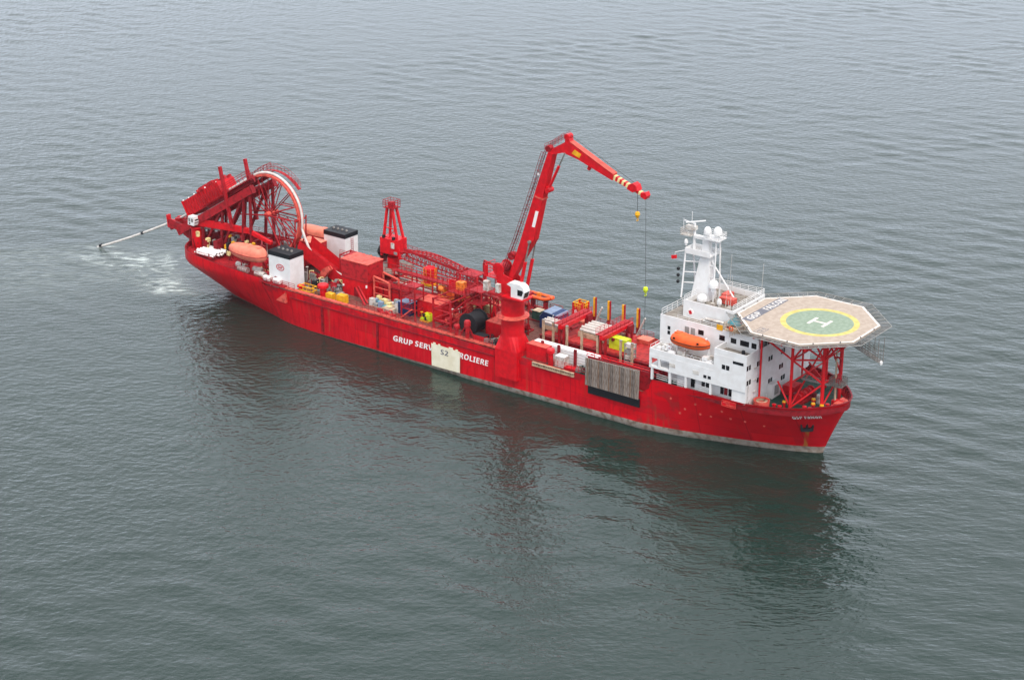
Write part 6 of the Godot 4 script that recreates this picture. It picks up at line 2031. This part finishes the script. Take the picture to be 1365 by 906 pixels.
func build_forward():
	var q: MB
	var t: Node3D
	# --- forward pipe hold: coaming, hatch covers
	t = thing("pipe_hold", "long red pipe hold with hatch covers forward of the crane", "hatch", Vector3(30, DECK, -2.5))
	q = mb(t)
	q.span(Vector3(15.5, DECK, -7.3), Vector3(43.0, 8.0, 2.0))
	part(t, "coaming", q, M.dullred)
	q = mb(t)
	for k in 18: q.box(Vector3(16.2 + 1.55 * k, 7.4, 2.06), Vector3(0.16, 1.2, 0.16))
	q.box(Vector3(29.2, 7.95, 2.1), Vector3(27.4, 0.14, 0.3))
	q.box(Vector3(29.2, 7.2, 2.06), Vector3(27.4, 0.1, 0.14))
	part(t, "stiffener", q, M.darkred)
	for k in 5:
		q = mb(t)
		q.span(Vector3(15.7 + 5.45 * k, 8.0, -7.1), Vector3(15.7 + 5.45 * k + 5.3, 8.14, 1.8))
		part(t, "hatch_cover", q, M.hatch)
	# --- stanchions along the hold
	var xs := [16.6, 18.7, 21.6, 24.7, 28.0, 32.7, 35.0]
	for k in 7:
		t = thing("tan_stanchion", "tall pale stanchion, number %s of seven from the crane" % ["one", "two", "three", "four", "five", "six", "seven"][k], "post", Vector3(xs[k], DECK, 2.55), "pale stanchions beside the hold")
		q = MB.new()
		q.box(Vector3(0, 2.2, 0), Vector3(0.34, 4.4, 0.34))
		part(t, "post", q, M.tan)
		q = MB.new()
		q.box(Vector3(0, 4.44, 0), Vector3(0.44, 0.08, 0.44))
		q.box(Vector3(0, 0.1, 0), Vector3(0.6, 0.2, 0.6))
		part(t, "end_plate", q, M.grey)
	for k in 4:
		t = thing("yellow_stanchion", "yellow topped stanchion on the port side, %s from the crane" % ["first", "second", "third", "fourth"][k], "post", Vector3(19.3 + 3.05 * k, DECK, -9.0), "yellow topped stanchions")
		q = MB.new()
		q.box(Vector3(0, 1.1, 0), Vector3(0.4, 2.2, 0.4))
		part(t, "foot", q, M.darkred)
		q = MB.new()
		q.box(Vector3(0.0, 3.95, 0), Vector3(0.46, 3.5, 0.3))
		part(t, "padded_face", q, M.yellow)
		q = MB.new()
		q.box(Vector3(0.28, 3.95, 0), Vector3(0.1, 3.6, 0.42))
		part(t, "back_plate", q, M.dullred)
	for k in 2:
		t = thing("leaning_pole", ["pale pole leaning aft of the second gantry", "pale pole leaning near the bridge"][k], "pole", Vector3(20.2 + 9.0 * k, DECK, -8.6), "leaning poles")
		q = MB.new()
		q.tube(Vector3(-0.6, 0.8, 0), Vector3(1.0, 4.4, 0), 0.22, 0.18, 8)
		part(t, "pole", q, M.offwhite)
		q = MB.new()
		q.box(Vector3(-0.6, 0.45, 0), Vector3(0.8, 0.9, 0.8))
		part(t, "foot", q, M.faded)
	# --- two travelling gantries across the hold
	for k in 2:
		var x := 20.4 + 8.6 * k
		t = thing("transverse_gantry", ["red walkway gantry across the hold nearest the crane", "red walkway gantry across the hold nearest the bridge"][k], "gantry", Vector3(x, DECK, -1.6), "transverse gantries")
		q = MB.new()
		q.box(Vector3(0, 4.0, 0), Vector3(0.9, 0.7, 9.0))
		part(t, "girder", q, M.cranered)
		q = MB.new()
		q.box(Vector3(-0.7, 4.45, 0), Vector3(1.2, 0.08, 9.0))
		q.rail([Vector3(-1.25, 4.45, 4.4), Vector3(-1.25, 4.45, -4.4)], 1.0, 1.2, 0.05)
		q.rail([Vector3(0.4, 4.4, 4.4), Vector3(0.4, 4.4, -4.4)], 0.8, 1.2, 0.05)
		part(t, "walkway", q, M.deckred)
		q = MB.new()
		for z in [-4.0, 4.0]:
			for xx in [-0.5, 0.5]: q.box(Vector3(xx, 2.0, z), Vector3(0.3, 4.0, 0.4))
			q.box(Vector3(0, 0.4, z), Vector3(1.6, 0.4, 0.6))
		part(t, "leg", q, M.dullred)
		q = MB.new()
		q.box(Vector3(0.6, 3.6, -3.2), Vector3(0.8, 1.2, 1.4))
		q.tube(Vector3(0.7, 3.2, 0), Vector3(0.7, 3.2, 2.2), 0.3, 0.3, 8)
		part(t, "hoist", q, M.darkred)
	# --- white pipes laid between the gantries
	for k in 8:
		t = thing("white_line_pipe", "white pipe between the two gantries, %s from the starboard side" % ORD[k], "pipe", Vector3(24.9, 9.2 + 0.34 * (k % 2), -1.6 - 0.5 * k), "white pipes on the hold")
		q = MB.new()
		q.tube(Vector3(-3.4, 0, 0), Vector3(3.2, 0, 0), 0.28, 0.28, 10)
		part(t, "pipe", q, M.heliwhite)
	t = thing("pipe_bin", "tan walled pipe bin on the hold between the gantries", "bin", Vector3(24.9, 8.14, -3.3))
	q = MB.new()
	q.box(Vector3(0, 0.4, 0), Vector3(6.6, 0.5, 4.6))
	part(t, "bed", q, M.tan)
	q = MB.new()
	q.box(Vector3(0, 0.5, 2.4), Vector3(6.8, 0.9, 0.15))
	part(t, "side_wall", q, M.tan)
	for k in 5:
		t = thing("white_bundle_pipe", "white pipe of the short bundle by the crane, %s from starboard" % ORD[k], "pipe", Vector3(16.2, 9.3 + 0.3 * (k % 2), -0.6 - 0.42 * k), "short white pipe bundle")
		q = MB.new()
		q.tube(Vector3(-1.9, 0, 0), Vector3(1.9, 0, 0), 0.24, 0.24, 10)
		part(t, "pipe", q, M.heliwhite)
	crate("bundle_bearer", "pale bearer box under the short white pipe bundle", "box", Vector3(16.2, 8.14, -1.4), Vector3(2.6, 0.85, 2.4), M.tan, M.grey)
	# --- blue tarpaulin shelter
	t = thing("tarpaulin_shelter", "dark blue tarpaulin shelter with pale top beyond the crane", "shelter", Vector3(14.0, DECK, -4.4))
	q = MB.new()
	q.prism([Vector2(-2.0, 0.4), Vector2(2.0, 0.4), Vector2(2.0, 2.4), Vector2(1.4, 3.4), Vector2(-1.2, 3.5), Vector2(-2.0, 2.4)], -1.6, 1.8)
	part(t, "cover", q, M.blue)
	q = MB.new()
	q.hexa([Vector3(-2.05, 2.45, -1.65), Vector3(-2.05, 2.45, 1.85), Vector3(-1.2, 3.58, 1.85), Vector3(-1.2, 3.58, -1.65), Vector3(-2.0, 2.4, -1.65), Vector3(-2.0, 2.4, 1.85), Vector3(-1.2, 3.5, 1.85), Vector3(-1.2, 3.5, -1.65)])
	q.hexa([Vector3(-1.2, 3.58, -1.65), Vector3(-1.2, 3.58, 1.85), Vector3(2.05, 3.3, 1.85), Vector3(2.05, 3.3, -1.65), Vector3(-1.2, 3.5, -1.65), Vector3(-1.2, 3.5, 1.85), Vector3(2.05, 3.2, 1.85), Vector3(2.05, 3.2, -1.65)])
	part(t, "top_sheet", q, M.bluecloth)
	q = MB.new()
	q.tube(Vector3(0.3, 0.5, 1.85), Vector3(1.0, 3.4, 1.85), 0.06, 0.06, 5)
	part(t, "strap", q, M.letter)
	crate("salmon_cover", "rounded salmon covered box beside the blue shelter", "cover", Vector3(17.2, DECK, -7.4), Vector3(2.8, 1.7, 2.2), M.salmon, M.salmon)
	crate("green_net_box", "mottled green net box aft of the blue shelter", "box", Vector3(10.6, DECK + 1.2, -4.2), Vector3(1.6, 1.6, 1.6), M.green, M.tan)
	# --- red and yellow personnel basket
	t = thing("personnel_basket", "square red personnel basket with yellow cage on the port side", "basket", Vector3(16.6, DECK + 1.6, -8.6))
	q = MB.new()
	for x in [-0.95, 0.95]:
		for z in [-0.95, 0.95]: q.box(Vector3(x, 1.4, z), Vector3(0.3, 2.8, 0.3))
	q.box(Vector3(-0.1, 1.2, -0.95), Vector3(1.8, 2.2, 0.1))
	q.box(Vector3(-0.95, 1.2, 0), Vector3(0.1, 2.2, 1.7))
	q.box(Vector3(0, 0.1, 0), Vector3(2.1, 0.2, 2.1))
	part(t, "frame", q, M.cranered)
	q = MB.new()
	q.rail([Vector3(-1, 1.8, 1), Vector3(1, 1.8, 1), Vector3(1, 1.8, -1), Vector3(-1, 1.8, -1), Vector3(-1, 1.8, 1)], 1.0, 0.5, 0.09, 2)
	q.box(Vector3(0.3, 1.2, 0.3), Vector3(0.7, 1.6, 0.7))
	part(t, "cage", q, M.yellow)
	q = MB.new()
	q.box(Vector3(-0.4, 1.2, 1.0), Vector3(0.5, 0.6, 0.05))
	part(t, "panel", q, M.letter)
	# --- lime box, grey rack
	crate("lime_box", "bright lime yellow ribbed box on the hold near the bridge", "box", Vector3(30.6, 8.14, -0.4), Vector3(3.4, 2.0, 1.4), M.lime, M.lime)
	t = thing("grey_rack", "grey shelf rack of small units beside the lime box", "rack", Vector3(34.2, DECK, 1.9))
	q = MB.new()
	for x in [-0.8, 0.8]:
		for z in [-0.5, 0.5]: q.box(Vector3(x, 2.0, z), Vector3(0.12, 4.0, 0.12))
	part(t, "frame", q, M.grey)
	for k in 4:
		q = MB.new()
		q.box(Vector3(0, 0.5 + 1.05 * k, 0), Vector3(1.5, 0.7, 0.9))
		part(t, "shelf_unit", q, [M.grey, M.offwhite][k % 2])
	crate("salmon_tent", "low salmon cover beyond the lime box", "cover", Vector3(32.4, 8.14, -5.6), Vector3(2.4, 0.7, 1.9), M.faded, M.salmon)
	skid("red_tank_cluster", "red round tanks on the port deck beside the bridge", "machinery", Vector3(37.2, DECK + 1.0, -8.6), Vector3(3.0, 3.4, 2.0), 110, [M.faded, M.orange, M.dullred])
	crate("white_locker", "white locker on the port deck beside the bridge", "locker", Vector3(38.6, DECK + 1.0, -8.0), Vector3(1.8, 2.0, 1.6), M.white, M.white)
	crate("pale_green_tank", "pale green box tank against the aft wall of the bridge", "tank", Vector3(41.6, DECK + 0.6, -8.4), Vector3(2.4, 2.6, 2.2), M.teal, M.offwhite)
	# --- white side wall with starboard working deck
	t = thing("white_side_wall", "long white boarded wall on the starboard deck forward of the crane", "wall", Vector3(25.0, DECK, 7.2))
	q = MB.new()
	q.box(Vector3(0, 1.35, 0), Vector3(13.0, 2.7, 1.2))
	part(t, "wall", q, M.white)
	for k in 5:
		q = MB.new()
		q.box(Vector3(0, 0.35 + 0.5 * k, 0.62), Vector3(13.0, 0.06, 0.08))
		part(t, "board_joint", q, M.offwhite)
	for k in 4:
		q = MB.new()
		q.box(Vector3(-4.6 + 3.4 * k, 1.5, 0.72), Vector3(0.5, 3.2, 0.28))
		part(t, "red_post", q, M.darkred)
	crate("red_deck_hut", "red hut on the starboard deck just forward of the crane", "deckhouse", Vector3(20.2, DECK, 8.6), Vector3(4.0, 2.6, 1.7), M.cranered, M.faded)
	crate("white_machine_box", "white machine box standing before the white wall", "box", Vector3(25.2, DECK, 9.0), Vector3(1.8, 1.9, 1.3), M.offwhite, M.white)
	t = thing("red_deck_plate", "flat red cover plate on deck before the white wall", "cover", Vector3(27.5, DECK, 9.3))
	q = MB.new()
	q.box(Vector3(0, 0.25, 0), Vector3(2.6, 0.3, 1.2))
	part(t, "plate", q, M.cranered)
	q = MB.new()
	for x in [-0.9, 0.9]: q.tube(Vector3(x, 0.4, -0.2), Vector3(x, 0.5, 0.2), 0.05, 0.05, 5)
	part(t, "handle", q, M.darkred)
	skid("green_winch", "small dark green winch at the end of the grating step", "winch", Vector3(29.6, DECK, 9.2), Vector3(2.0, 1.2, 1.4), 111, [M.green, M.dark, M.steel])
	crate("white_red_hut", "white topped red hut behind the end of the ribbed panel", "deckhouse", Vector3(31.2, DECK, 8.4), Vector3(1.6, 2.9, 1.6), M.darkred, M.white)
	# long boards along the starboard side, behind the ribbed panel
	t = thing("side_screen", "red side screen with handrail behind the ribbed panel", "screen", Vector3(37, DECK, 9.4))
	q = MB.new()
	q.box(Vector3(0, 1.7, 0), Vector3(12.4, 3.4, 0.2))
	part(t, "screen_plate", q, M.dullred)
	q = MB.new()
	q.rail([Vector3(-6.2, 3.4, 0.3), Vector3(6.2, 3.4, 0.3)], 0.9, 1.5, 0.07, 2)
	part(t, "handrail", q, M.cranered)
	t = thing("long_deck_pipes", "bundle of dark red pipes between white wall and hold", "pipes", Vector3(29, DECK, 4.6))
	for k in 7:
		q = MB.new()
		q.tube(Vector3(-12.5, 0.4 + 0.35 * (k % 3), -1.4 + 0.45 * k), Vector3(12.5, 0.4 + 0.35 * (k % 3), -1.4 + 0.45 * k), 0.2, 0.2, 8)
		part(t, "pipe", q, [M.darkred, M.dullred, M.deckred][k % 3])
	# --- panels hung on the hull
	t = thing("ribbed_panel", "grey ribbed steel panel with rust hung on the starboard hull", "panel", Vector3(36.8, 5.6, 11.0))
	q = mb(t)
	q.hexa([Vector3(31.5, 5.65, 10.95), Vector3(42.0, 5.65, 10.95), Vector3(42.1, 10.75, 10.95), Vector3(31.45, 10.45, 10.95), Vector3(31.5, 5.65, 11.1), Vector3(42.0, 5.65, 11.1), Vector3(42.1, 10.75, 11.1), Vector3(31.45, 10.45, 11.1)])
	part(t, "backing_plate", q, M.plate)
	for k in 30:
		var x := 31.65 + 0.352 * k
		q = mb(t)
		q.box(Vector3(x, 8.1, 11.14), Vector3(0.14, 4.75, 0.1))
		part(t, "rib", q, [M.plate, M.platea, M.plateb, M.platec][(k * 7 + k / 3) % 4])
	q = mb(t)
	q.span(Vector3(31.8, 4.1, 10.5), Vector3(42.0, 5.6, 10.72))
	part(t, "black_band", q, M.black)  # plain black band on the hull below the ribbed plate
	q = mb(t)
	for x in [32.5, 36.0, 39.5, 41.6]: q.box(Vector3(x, 7.5, 10.72), Vector3(0.3, 3.0, 0.46))
	part(t, "mounting_bracket", q, M.darkred)
	t = thing("numbered_panel", "cream white square panel marked S2 hung over the hull letters", "panel", Vector3(1.4, 0.8, 10.75))
	q = mb(t)
	q.hexa([Vector3(-1.75, 0.75, 10.68), Vector3(4.55, 0.85, 10.68), Vector3(4.6, 4.8, 10.68), Vector3(-1.8, 4.95, 10.68), Vector3(-1.75, 0.75, 10.78), Vector3(4.55, 0.85, 10.78), Vector3(4.6, 4.8, 10.78), Vector3(-1.8, 4.95, 10.78)])
	part(t, "sheet", q, M.panelwhite)
	for e in [[-1.1, 5.0, 0.5], [0.0, 4.95, 0.4], [2.6, 4.92, 0.9], [3.9, 4.85, 0.5]]:
		boxpart(t, "hanging_tab", Vector3(e[0], e[1], 10.72), Vector3(e[2], 0.45, 0.08), M.panelwhite)
	letters(t, "number", "S2", Vector3(1.2, 3.85, 10.8) - t.position, 1.7, 0.95, Basis.IDENTITY, M.slate)

	# --- forecastle
	t = thing("anchor_windlass", "red anchor windlass with drums on the green foredeck", "windlass", Vector3(66.4, 8.5, 0.5))
	q = MB.new()
	q.box(Vector3(0, 0.2, 0), Vector3(2.2, 0.4, 4.6))
	part(t, "bedplate", q, M.dullred)
	for z in [-1.6, 0.0, 1.6]:
		q = MB.new()
		q.tube(Vector3(0, 0.95, z - 0.5), Vector3(0, 0.95, z + 0.5), 0.45, 0.45, 14)
		part(t, "drum", q, M.cranered)
		q = MB.new()
		for e in [-0.58, 0.58]: q.tube(Vector3(0, 0.95, z + e - 0.06), Vector3(0, 0.95, z + e + 0.06), 0.72, 0.72, 16)
		part(t, "flange", q, M.red)
	q = MB.new()
	q.box(Vector3(-0.9, 0.7, 0.8), Vector3(0.9, 0.8, 0.9))
	q.box(Vector3(0.9, 0.6, -1.3), Vector3(0.7, 0.6, 0.8))
	part(t, "gearbox", q, M.darkred)
	crate("red_winch_housing", "boxy red winch housing beside the bridge front", "winch", Vector3(63.6, 8.5, -0.6), Vector3(2.0, 1.5, 2.4), M.red, M.cranered)
	t = thing("rusty_bin", "round rusty red bin of ropes at the bridge corner", "bin", Vector3(63.0, 8.5, 8.0))
	q = MB.new()
	q.lathe(Vector3.ZERO, [[1.25, 0.0], [1.3, 1.6], [1.18, 1.6], [1.1, 1.2], [0.0, 1.25]], 20)
	part(t, "bin", q, M.faded)
	q = MB.new()
	for k in 3: q.lathe(Vector3(0, 1.3 + 0.08 * k, 0), [[0.5 + 0.15 * k, -0.06], [0.62 + 0.15 * k, 0.0], [0.5 + 0.15 * k, 0.06]], 14)
	part(t, "rope_coil", q, M.tan)
	var bl := ["pair of red bollards near the rusty bin", "pair of red bollards midway along the starboard bow", "pair of red bollards close to the stem"]
	var bp := [[65.2, 7.0], [69.4, 4.9], [71.8, 1.9]]
	for k in 3:
		t = thing("bollard_pair", bl[k], "bollard", Vector3(bp[k][0], 8.5, bp[k][1]), "bollards on the foredeck")
		for s in [-0.5, 0.5]:
			q = MB.new()
			q.lathe(Vector3(s, 0, 0), [[0.28, 0.1], [0.25, 0.75], [0.36, 0.8], [0.36, 0.95], [0.0, 1.0]], 12)
			part(t, "post", q, M.cranered)
		q = MB.new()
		q.box(Vector3(0, 0.06, 0), Vector3(1.8, 0.12, 0.8))
		part(t, "base", q, M.darkred)
	var fl := ["small red and yellow vent pipe on the open green deck", "slim red vent with yellow cap behind starboard bollards", "slim red vent with yellow cap nearer the stem", "slim red vent with yellow cap beside the windlass"]
	var fp := [[65.6, 5.4], [69.6, 3.4], [71.0, 3.2], [68.8, 1.8]]
	for k in 4:
		t = thing("foredeck_vent", fl[k], "vent", Vector3(fp[k][0], 8.5, fp[k][1]), "foredeck vents")
		q = MB.new()
		q.lathe(Vector3.ZERO, [[0.2, 0.0], [0.2, 0.7], [0.36, 0.75], [0.36, 1.0]], 12)
		part(t, "trunk", q, M.cranered)
		q = MB.new()
		q.lathe(Vector3.ZERO, [[0.36, 1.0], [0.3, 1.2], [0.0, 1.25]], 12)
		part(t, "cap", q, M.yellow)
	t = thing("mooring_drum", "red mooring drum near the tip of the bow", "winch", Vector3(72.2, 8.5, -0.2))
	q = MB.new()
	q.tube(Vector3(-0.9, 0.7, 0), Vector3(0.9, 0.7, 0), 0.5, 0.5, 14)
	part(t, "drum", q, M.cranered)
	q = MB.new()
	for x in [-1.0, 1.0]: q.box(Vector3(x, 0.5, 0), Vector3(0.15, 1.0, 1.0))
	part(t, "side_plate", q, M.red)
	t = thing("bow_platform", "flat red bow platform inside the stem bulwark", "platform", Vector3(73.0, 9.2, 0.0))
	q = MB.new()
	q.flat([Vector2(-0.9, -1.6), Vector2(0.2, -1.2), Vector2(0.75, -0.3), Vector2(0.75, 0.3), Vector2(0.2, 1.2), Vector2(-0.9, 1.6)], 0.3, 0.42)
	part(t, "plate", q, M.faded)
	q = MB.new()
	q.box(Vector3(-0.6, -0.2, 0), Vector3(0.3, 1.0, 2.6))
	part(t, "support", q, M.dullred)
	# foremast with its basket and catwalk
	t = thing("foremast", "slim pale foremast with caged lookout platform at the bow", "mast", Vector3(71.5, 8.5, 0))
	q = mb(t)
	q.tube(Vector3(71.6, 8.5, 0), Vector3(71.4, 18.2, 0), 0.2, 0.12, 8)
	part(t, "pole", q, M.tan)
	q = mb(t)
	q.box(Vector3(71.9, 12.2, 0), Vector3(2.2, 0.12, 2.0))
	q.rail([Vector3(70.9, 12.2, 1.0), Vector3(73.0, 12.2, 1.0), Vector3(73.0, 12.2, -1.0), Vector3(70.9, 12.2, -1.0), Vector3(70.9, 12.2, 1.0)], 1.3, 0.35, 0.04, 4)
	part(t, "lookout_cage", q, M.steel)
	q = mb(t)
	q.beam(Vector3(66.5, 12.4, 1.5), Vector3(71.0, 12.2, 0.8), 0.8, 0.08)
	q.rail([Vector3(66.5, 12.4, 1.9), Vector3(71.0, 12.2, 1.2)], 0.9, 1.0, 0.04)
	part(t, "catwalk", q, M.grey)
	q = mb(t)
	q.path([Vector3(72.3, 12.3, 0.2), Vector3(72.3, 16.6, 0.2), Vector3(71.9, 17.0, 0.4), Vector3(71.3, 16.8, 0.7)], 0.15, 7)
	q.box(Vector3(72.0, 13.0, 0), Vector3(0.8, 0.6, 0.8))
	part(t, "davit", q, M.dullred)
	t = thing("hose_stand", "teal and white hose stand on the foredeck", "hose stand", Vector3(69.0, 8.5, 0.0))
	q = MB.new()
	q.tube(Vector3(0, 0, 0), Vector3(0, 1.6, 0), 0.3, 0.3, 10)
	part(t, "body", q, M.teal)
	q = MB.new()
	q.box(Vector3(0.1, 0.8, 0.7), Vector3(0.5, 1.5, 0.5))
	part(t, "white_case", q, M.offwhite)

# ------------------------------------------------------------------ scene
func _ready():
	# camera
	var cam := Camera3D.new()
	cam.name = "camera"
	cam.position = Vector3(195.137, 126.233, 246.169)
	cam.rotation = Vector3(deg_to_rad(-21.487), deg_to_rad(37.264), 0)
	cam.fov = 20.52
	cam.near = 1.0
	cam.far = 30000.0
	add_child(cam)
	cam.current = true
	# overcast sky, weak wide sun
	var env := Environment.new()
	env.background_mode = Environment.BG_SKY
	var sm := ProceduralSkyMaterial.new()
	sm.sky_top_color = Color(0.825, 0.84, 0.865)
	sm.sky_horizon_color = Color(0.80, 0.84, 0.905)
	sm.ground_bottom_color = Color(0.30, 0.34, 0.36)
	sm.ground_horizon_color = Color(0.62, 0.66, 0.70)
	sm.sky_curve = 0.2
	sm.sun_angle_max = 1.0
	var sky := Sky.new()
	sky.sky_material = sm
	env.sky = sky
	env.background_energy_multiplier = 1.0
	env.tonemap_mode = Environment.TONE_MAPPER_LINEAR
	env.tonemap_exposure = 2.3
	env.sdfgi_enabled = true
	env.ssao_enabled = true
	env.ssil_enabled = true
	env.fog_enabled = true
	env.fog_density = 0.00003
	env.fog_light_color = Color(0.82, 0.85, 0.90)
	var we := WorldEnvironment.new()
	we.name = "world_environment"
	we.environment = env
	add_child(we)
	var sun := DirectionalLight3D.new()
	sun.name = "sun"
	sun.light_energy = 0.45
	sun.light_angular_distance = 25.0
	sun.light_color = Color(1.0, 0.97, 0.94)
	sun.shadow_enabled = true
	sun.rotation = Vector3(deg_to_rad(-58), deg_to_rad(55), 0)
	add_child(sun)
	make_materials()
	build_stations()
	build_sea()
	build_ship()
	build_main_crane()
	build_stern()
	build_deck_things()
	build_clutter()
	build_boat_deck()
	build_forward()
